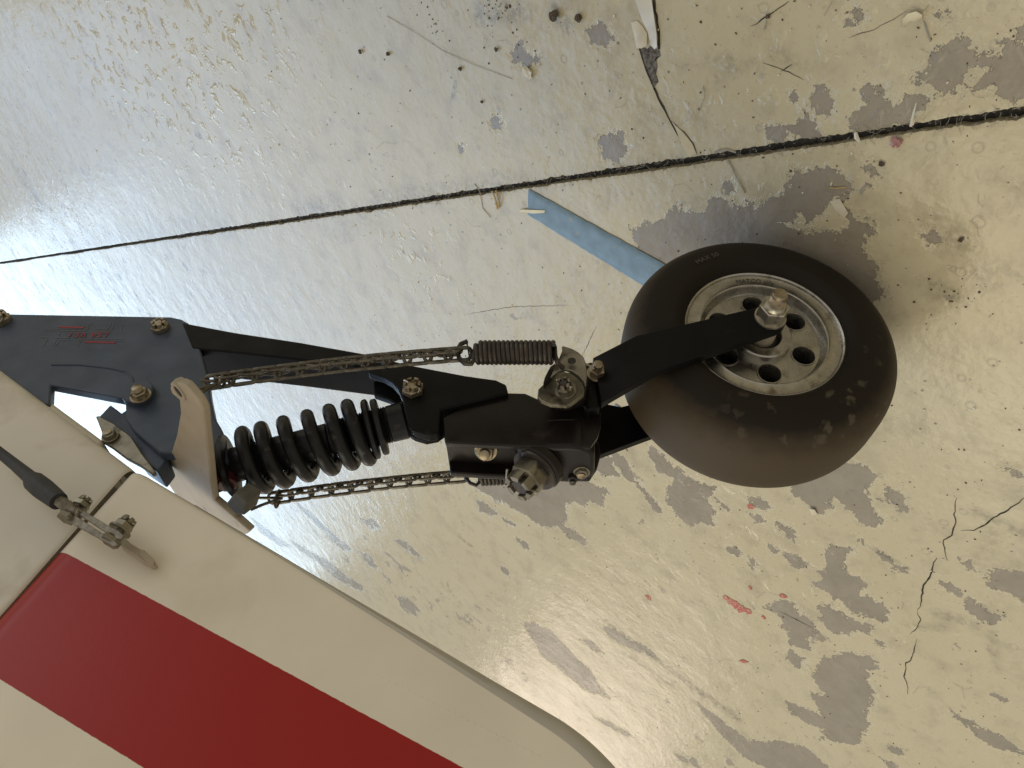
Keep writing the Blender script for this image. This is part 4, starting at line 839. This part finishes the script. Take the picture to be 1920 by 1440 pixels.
# lock wire from the bracket to the fork bolt
mb = MB(); a, b = atX(1098, 682, .050), atX(1114, 690, .046)
for ph in (0, math.pi):
    mb.tube([a + (b - a) * t + np.array([0, math.cos(t * 26 + ph), math.sin(t * 26 + ph)]) * .0006 for t in np.linspace(0, 1, 30)], .00045, 5)
mb.build('lock_wire', M['steel'], tw)

# wheel
wh = bpy.data.objects.new('wheel', None); col.objects.link(wh); wh.parent = tw
hw = .0455
prof = []
for k in range(41):
    ph = math.pi * k / 40                     # from right bead over the tread to the left bead
    cx = math.cos(ph); cx = math.copysign(abs(cx) ** .60, cx) * hw; sy = math.sin(ph) ** .70; prof.append((.0605 + (TR - .0605) * sy, cx))
prof = [(.058, .030), (.0612, .0345), (.0625, .0375)] + [(r, h) for r, h in prof[1:-1] if r > .066] + [(.0625, -.0375), (.0612, -.0345), (.058, -.030)]
# raised beads and moulding rings on the sidewall
mb = MB(); mb.lathe(HUB, AX[:, 0], prof, 160)
ty = mb.build('tyre', M['tyre'], wh, angle=70)
me = ty.data; co = np.empty(len(me.vertices) * 3, np.float32); me.vertices.foreach_get('co', co); co = co.reshape(-1, 3)
loc = (co - HUB) @ AX; rr = np.hypot(loc[:, 1], loc[:, 2])
dust = np.clip((rr - .0905) / .0115, 0, 1) * np.clip(1.15 - np.abs(loc[:, 0]) / .075, 0, 1)
at_ = me.attributes.new('dust', 'FLOAT', 'POINT'); at_.data.foreach_set('value', dust.astype(np.float32))
ang = np.degrees(np.arctan2(loc[:, 2], loc[:, 1])); mudm = ((loc[:, 0] > .02) & (rr > .072) & (rr < .104)).astype(float) * np.clip(1 - np.abs(((ang - 155) + 180) % 360 - 180) / 62, 0, 1) ** .5
at_ = me.attributes.new('mud', 'FLOAT', 'POINT'); at_.data.foreach_set('value', np.clip(mudm, 0, 1).astype(np.float32))
co[:, 2] = np.maximum(co[:, 2], .0004); me.vertices.foreach_set('co', co.ravel()); me.update()
mb = MB()
for r, h in ((.0665, .0412), (.0690, .0430), (.0712, .0440), (.0734, .0446)):
    x_, y_, d__ = mb.frame(AX[:, 0]); mb.tube([HUB + (math.cos(t) * x_ + math.sin(t) * y_) * r + d__ * h for t in np.linspace(0, 2 * math.pi, 97)[:-1]], .0006, 6, True)
M['tyre_plain'] = mat('tyre_moulding', (.030, .025, .019), .55, var=.3, vscale=120); mb.build('moulding_ring', M['tyre_plain'], ty)
rim = bpy.data.objects.new('rim', None); col.objects.link(rim); rim.parent = wh
rprof = [(.0595, .029), (.0628, .0335), (.0638, .0355), (.0634, .0372), (.0622, .0376), (.0610, .0368), (.0603, .0352), (.0592, .0348), (.0520, .0348), (.0508, .0354), (.0498, .0350), (.0490, .0335), (.0478, .0290), (.0465, .0272)]
mb = MB(); mb.lathe(HUB, AX[:, 0], rprof, 128); mb.build('rim_flange', M['alu'], rim, angle=28)
# disc with six holes
sdisc = .0272; bmd = bmesh.new()
def ring2(cx, cy, r, n):
    vv = [bmd.verts.new((cx + r * math.cos(2 * math.pi * k / n), cy + r * math.sin(2 * math.pi * k / n), 0)) for k in range(n)]
    for k in range(n): bmd.edges.new((vv[k], vv[(k + 1) % n]))
ring2(0, 0, .0466, 96); ring2(0, 0, .0150, 48); hang = [math.radians(9 + 60 * k) for k in range(6)]; HR, hr = .0350, .0087
for a in hang: ring2(HR * math.cos(a), HR * math.sin(a), hr, 32)
bmesh.ops.triangle_fill(bmd, use_beauty=True, use_dissolve=False, edges=bmd.edges[:])
for f in list(bmd.faces):
    c = f.calc_center_median()
    if math.hypot(c.x, c.y) < .0148 or any(math.hypot(c.x - HR * math.cos(a), c.y - HR * math.sin(a)) < hr * .97 for a in hang): bmd.faces.remove(f)
med = bpy.data.meshes.new('rim_disc'); bmd.to_mesh(med); bmd.free()
for v in med.vertices: p = wp(sdisc, v.co.x, v.co.y); v.co = p
med.update(); med.materials.append(M['alu']); od = bpy.data.objects.new('rim_disc', med); col.objects.link(od); od.parent = rim
nrm_ok = Vector(tuple(AX[:, 0])).dot(med.polygons[0].normal)
if nrm_ok < 0: med.flip_normals()
for a in hang:
    c = wp(sdisc, HR * math.cos(a), HR * math.sin(a)); mb = MB(); mb.lathe(c, AX[:, 0], [(hr * .99, -.016), (hr * .99, .0003), (hr + .0003, .0010), (hr + .0010, .0010), (hr + .0013, -.0002)], 36); mb.build('lightening_hole', M['alu'], rim, angle=50)
mb = MB(); mb.lathe(HUB, AX[:, 0], [(1e-5, -.012), (.045, -.012), (.047, .0)], 64); mb.build('inner_disc', M['dark'], rim)
mb = MB(); mb.lathe(HUB, AX[:, 0], [(.0236, sdisc - .001), (.0232, .0325), (.0222, .0335), (.0150, .0335), (.0145, .0325), (.0140, .0270)], 72); mb.build('hub', M['alu'], rim, angle=30)
mb = MB(); mb.lathe(HUB, AX[:, 0], [(.0142, .0285), (.0125, .0300), (.0118, .0285), (.0090, .0285)], 48); mb.build('bearing_seal', M['dark'], rim)
mb = MB(); mb.lathe(HUB, AX[:, 0], [(.0100, .020), (.0100, .0452), (1e-5, .0452)], 40); mb.build('axle_spacer', M['cream_metal'], rim)
axn = MB(); axn.hexn(wp(.0545, 0, 0), AX[:, 0], .0116, .0125, .6, ch=.0008); an = axn.build('axle_nut', M['steel'], wh, angle=30)
mb = MB(); mb.lathe(wp(.0532, 0, 0), AX[:, 0], [(.004, 0), (.0122, 0), (.0122, .0016), (.004, .0016)], 40); mb.build('washer', M['steel'], an)
mb = MB(); mb.lathe(wp(.0655, 0, 0), AX[:, 0], [(.0092, -.001), (.0088, .0022), (.0078, .0040), (.0062, .0046), (.0058, .0040)], 36); mb.build('locking_insert', M['steel'], an)
thr = [(1e-5, .010)]
for i in range(9): thr += [(.0056, .010 + i * .0010), (.0062, .010 + i * .0010 + .0005)]
thr += [(.0060, .0200), (.0052, .0212), (1e-5, .0212)]; thr = [(r, h - .001) for r, h in thr]
mb = MB(); mb.lathe(wp(.0610, 0, 0), AX[:, 0], thr, 30); mb.build('axle_bolt', M['cad'], an, angle=25)
# cast maker's name on the rim flange, at the top of the photo
a0 = math.atan2(*(wl(atW(1415, 527, .035))[[2, 1]]))
def rim_arc(x, y, rad=.0538, s=.0351):
    l = wl(atW(1400, 525, .035)); l2 = wl(atW(1440, 527, .035)); sg = np.sign(((math.atan2(l2[2], l2[1]) - math.atan2(l[2], l[1]) + math.pi) % (2 * math.pi)) - math.pi)
    a = a0 + sg * x / rad; rr_ = rad + y; return wp(s, rr_ * math.cos(a), rr_ * math.sin(a))
M['cast'] = mat('cast_lettering', (.085, .078, .065), .55, metal=.3)
text_on('MATCO mfg', None, None, None, .0058, M['cast'], rim, arc=rim_arc)
a1 = math.atan2(*(wl(atW(1328, 492, .043))[[2, 1]]))
def tyre_arc(x, y): 
    l = wl(atW(1310, 497, .043)); l2 = wl(atW(1340, 488, .043)); sg = np.sign(((math.atan2(l2[2], l2[1]) - math.atan2(l[2], l[1]) + math.pi) % (2 * math.pi)) - math.pi)
    rad = .0785; a = a1 + sg * x / rad; rr_ = rad + y; return wp(.0459, rr_ * math.cos(a), rr_ * math.sin(a))
M['tyre_letters'] = mat('tyre_lettering', (.075, .066, .055), .6)
text_on('MAX 50', None, None, None, .0065, M['tyre_letters'], ty, arc=tyre_arc)

# ------------------------------------------------------------------ steering chains and springs
def link_mesh(L_, Wd, r):
    mb = MB(); pts = []; hl = L_ / 2 - Wd / 2
    for k in range(9): a = -math.pi / 2 + math.pi * k / 8; pts.append((hl + math.cos(a) * Wd / 2, math.sin(a) * Wd / 2, 0))
    for k in range(9): a = math.pi / 2 + math.pi * k / 8; pts.append((-hl + math.cos(a) * Wd / 2, math.sin(a) * Wd / 2, 0))
    # pinch the waist and bow the link the way sash chain is formed
    pts = [(x, y * (1 - .25 * math.exp(-(x / (L_ * .22)) ** 2)), .12 * L_ * (x / (L_ / 2)) ** 2) for x, y, z in pts]
    mb.tube(pts, r, 6, True, flat=.7); me = bpy.data.meshes.new('link'); me.from_pydata(mb.v, [], mb.f); me.polygons.foreach_set('use_smooth', [True] * len(me.polygons)); me.materials.append(M['chain']); me.update(); return me
LINK = link_mesh(.0205, .0097, .00155)
def chain(p0, p1, n, label, sag):
    root = empty('steering_chain', p0, label, 'chain', 'steering chains between rudder horn and tailwheel')
    p0, p1 = np.array(p0), np.array(p1); d = unit(p1 - p0); k = random.Random(3)
    side = unit(np.cross(d, CAM_POS - p0)); upn = np.cross(side, d)
    for i in range(n):
        t = (i + .5) / n; p = p0 + (p1 - p0) * t + np.array([0, 0, -sag * 4 * t * (1 - t)])
        tt = unit(p1 - p0 + np.array([0, 0, -sag * 4 * (1 - 2 * t)])); a = math.radians(38 if i % 2 else -38) + k.uniform(-.12, .12); y = unit(np.cross(np.cross([1., 0.2, .3], tt), tt)); y = y * math.cos(a) + np.cross(tt, y) * math.sin(a); z = np.cross(tt, y)
        o = bpy.data.objects.new('link', LINK); col.objects.link(o); o.parent = root; o.matrix_parent_inverse = root.matrix_world.inverted()
        o.matrix_world = Matrix(((tt[0], y[0], z[0], p[0]), (tt[1], y[1], z[1], p[1]), (tt[2], y[2], z[2], p[2]), (0, 0, 0, 1)))
    return root
cR0, cR1 = atX(398, 716, .070), atX(868, 664, .064)
chR = chain(cR0, cR1, 23, 'steering chain at the right horn arm, upper one in the picture', .004)
cL0, cL1 = atX(515, 934, -.062), atX(880, 893, -.056)
chL = chain(cL0, cL1, 20, 'steering chain at the left horn arm, lower one behind the shock', .003)
# spring clip wires that hook the chain to the horn
def clip(root, a, b, ring, w):
    a, b, ring = map(np.array, (a, b, ring)); d = unit(ring - (a + b) / 2); mb = MB()
    mb.tube([a, a + (ring - a) * .45, ring + d * .006], .0013, 7); mb.tube([b, b + (ring - b) * .45, ring + d * .006], .0013, 7); s = unit(a - b)
    mb.build('hook_wire', M['chain'], root)
    mb = MB(); c = ring + d * .002; x_, y_, _ = mb.frame(d)
    mb.tube([c + s * .0085 * math.cos(t) + unit(np.cross(d, s)) * .004 * math.sin(t) + d * .0025 * math.cos(t) for t in np.linspace(0, 2 * math.pi, 25)[:-1]], .0011, 6, True); mb.build('hook_eye', M['chain'], root)
clip(chR, atX(346, 740, .076) + np.array([0, 0, .001]), atX(376, 714, .072), atX(412, 716, .070), .01)
clip(chL, atX(468, 932, -.060), atX(470, 956, -.060), atX(516, 936, -.060), .01)
mb = MB(); q = [atX(338, 735, .0765), atX(345, 744, .0762), atX(358, 746, .0755), atX(376, 738, .074), atX(398, 724, .071)]; mb.tube(q, .0014, 7); mb.build('hook_wire', M['chain'], chR)

def spring(p0, p1, rad, wire, n, label, hook_a, hook_b):
    p0, p1 = np.array(p0), np.array(p1); root = empty('tension_spring', p0, label, 'spring', 'tension springs on the steering chains'); d = unit(p1 - p0); L_ = np.linalg.norm(p1 - p0)
    mb = MB(); x_, y_, _ = mb.frame(d); pts = []
    for i in range(n * 24 + 1): t = i / 24; a = 2 * math.pi * t; pts.append(p0 + d * (L_ * t / n) + (math.cos(a) * x_ + math.sin(a) * y_) * (rad - wire))
    mb.tube(pts, wire, 8); mb.build('coil', M['steel_dark'], root)
    mb = MB(); mb.tube([pts[0]] + [np.array(q) for q in hook_a], wire, 8); mb.build('end_hook', M['steel_dark'], root)
    mb = MB(); mb.tube([pts[-1]] + [np.array(q) for q in hook_b], wire, 8); mb.build('end_hook', M['steel_dark'], root)
    return root
X1 = .064
spr = spring(atX(894, 661, X1), atX(1038, 661, X1), .0094, .00185, 17, 'coiled tension spring beside the steering bracket, nearest the camera',
       [atX(889, 674, X1), atX(884, 682, X1), atX(872, 682, X1), atX(861, 672, X1), atX(857, 658, X1), atX(864, 645, X1), atX(876, 640, X1)], [atX(1040, 650, X1), atX(1041, 668, X1), atX(1046, 682, X1), atX(1056, 690, .058)])
mb = MB(); mb.tube([atX(875, 641, X1), atX(879, 662, X1 + .001), atX(882, 684, X1)], .0006, 5); mb.build('safety_wire', M['steel_dark'], spr)
X2 = -.054
spl = spring(atX(902, 893, X2), atX(1010, 888, X2), .0085, .0016, 15, 'coiled tension spring half hidden under the pivot housing',
       [atX(899, 904, X2), atX(893, 910, X2), atX(882, 906, X2), atX(873, 896, X2), atX(872, 884, X2), atX(880, 878, X2)], [atX(1016, 888, X2), atX(1030, 880, X2)])

# ------------------------------------------------------------------ rudder cable with shackle
rc_ = empty('rudder_cable', atX(110, 935, .055), 'grey sleeved control cable with steel shackle bolted to the rudder', 'cable')
xc = .050
mb = MB(); mb.tube([atX(*p, xc) for p in [(-40, 818), (0, 849), (30, 873), (55, 894), (62, 900)]], [.0036, .0036, .0040, .0046, .0052], 14); mb.tube([atX(*p, xc) for p in [(56, 895), (64, 903), (80, 916), (98, 930), (110, 940)]], [.0046, .0068, .0072, .0066, .0060], 16); mb.build('sleeve', M['rubber_boot'], rc_)
a, b = atX(104, 934, xc), atX(150, 965, xc - .004); mb = MB(); dd = unit(b - a); x_, y_, _ = mb.frame(dd); LL = np.linalg.norm(b - a)
for k in range(7): mb.tube([a + dd * LL * t + (math.cos(t * 14 + k * .9) * x_ + math.sin(t * 14 + k * .9) * y_) * .0026 for t in np.linspace(0, 1, 26)], .0014, 6)
mb.cyl(a, b, .0024, 12); mb.build('wire_rope', M['wire'], rc_)
up_pts = [(128, 940), (140, 944), (165, 962), (200, 983), (222, 994), (232, 1004), (228, 1012), (214, 1008), (186, 990), (150, 966), (132, 952)]
mb = MB(); mb.prism([atX(*p, xc - .002) for p in up_pts], (-.0016, 0, 0)); mb.build('shackle_plate', M['wire'], rc_, angle=30, bevel=.0004)
lo_pts = [(112, 955), (124, 955), (150, 972), (190, 998), (216, 1014), (222, 1022), (212, 1024), (180, 1006), (140, 984), (118, 970)]
mb = MB(); mb.prism([atX(*p, xc - .002) + np.array([.0, 0, .0]) for p in lo_pts], (-.0016, 0, 0)); mb.build('shackle_plate', M['wire'], rc_, angle=30, bevel=.0004)
sx_ = unit(atX(150, 940, xc) - atX(125, 968, xc)); 
b1, b2 = atX(158, 934, xc - .003), atX(124, 972, xc - .003); bdir = unit(b1 - b2)
mb = MB(); mb.cyl(b2 + bdir * .002, b1, .0026, 14); mb.hexn(b2 - bdir * .001, bdir, .0062, .0040, .2); mb.build('shackle_bolt', M['bracket'], rc_, angle=30)
castle_nut('shackle_nut', atX(150, 950, xc - .003), bdir, .0055, .0070, M['bracket'], rc_, washer=False)
c1, c2 = atX(238, 982, xc - .006), atX(206, 1016, xc - .006); bdir = unit(c1 - c2)
mb = MB(); mb.cyl(c2 + bdir * .002, c1, .0026, 14); mb.hexn(c2 - bdir * .001, bdir, .0066, .0046, .5); mb.build('shackle_bolt', M['bracket'], rc_, angle=30)
castle_nut('shackle_nut', atX(227, 992, xc - .006), bdir, .0062, .0085, M['bracket'], rc_, washer=True)
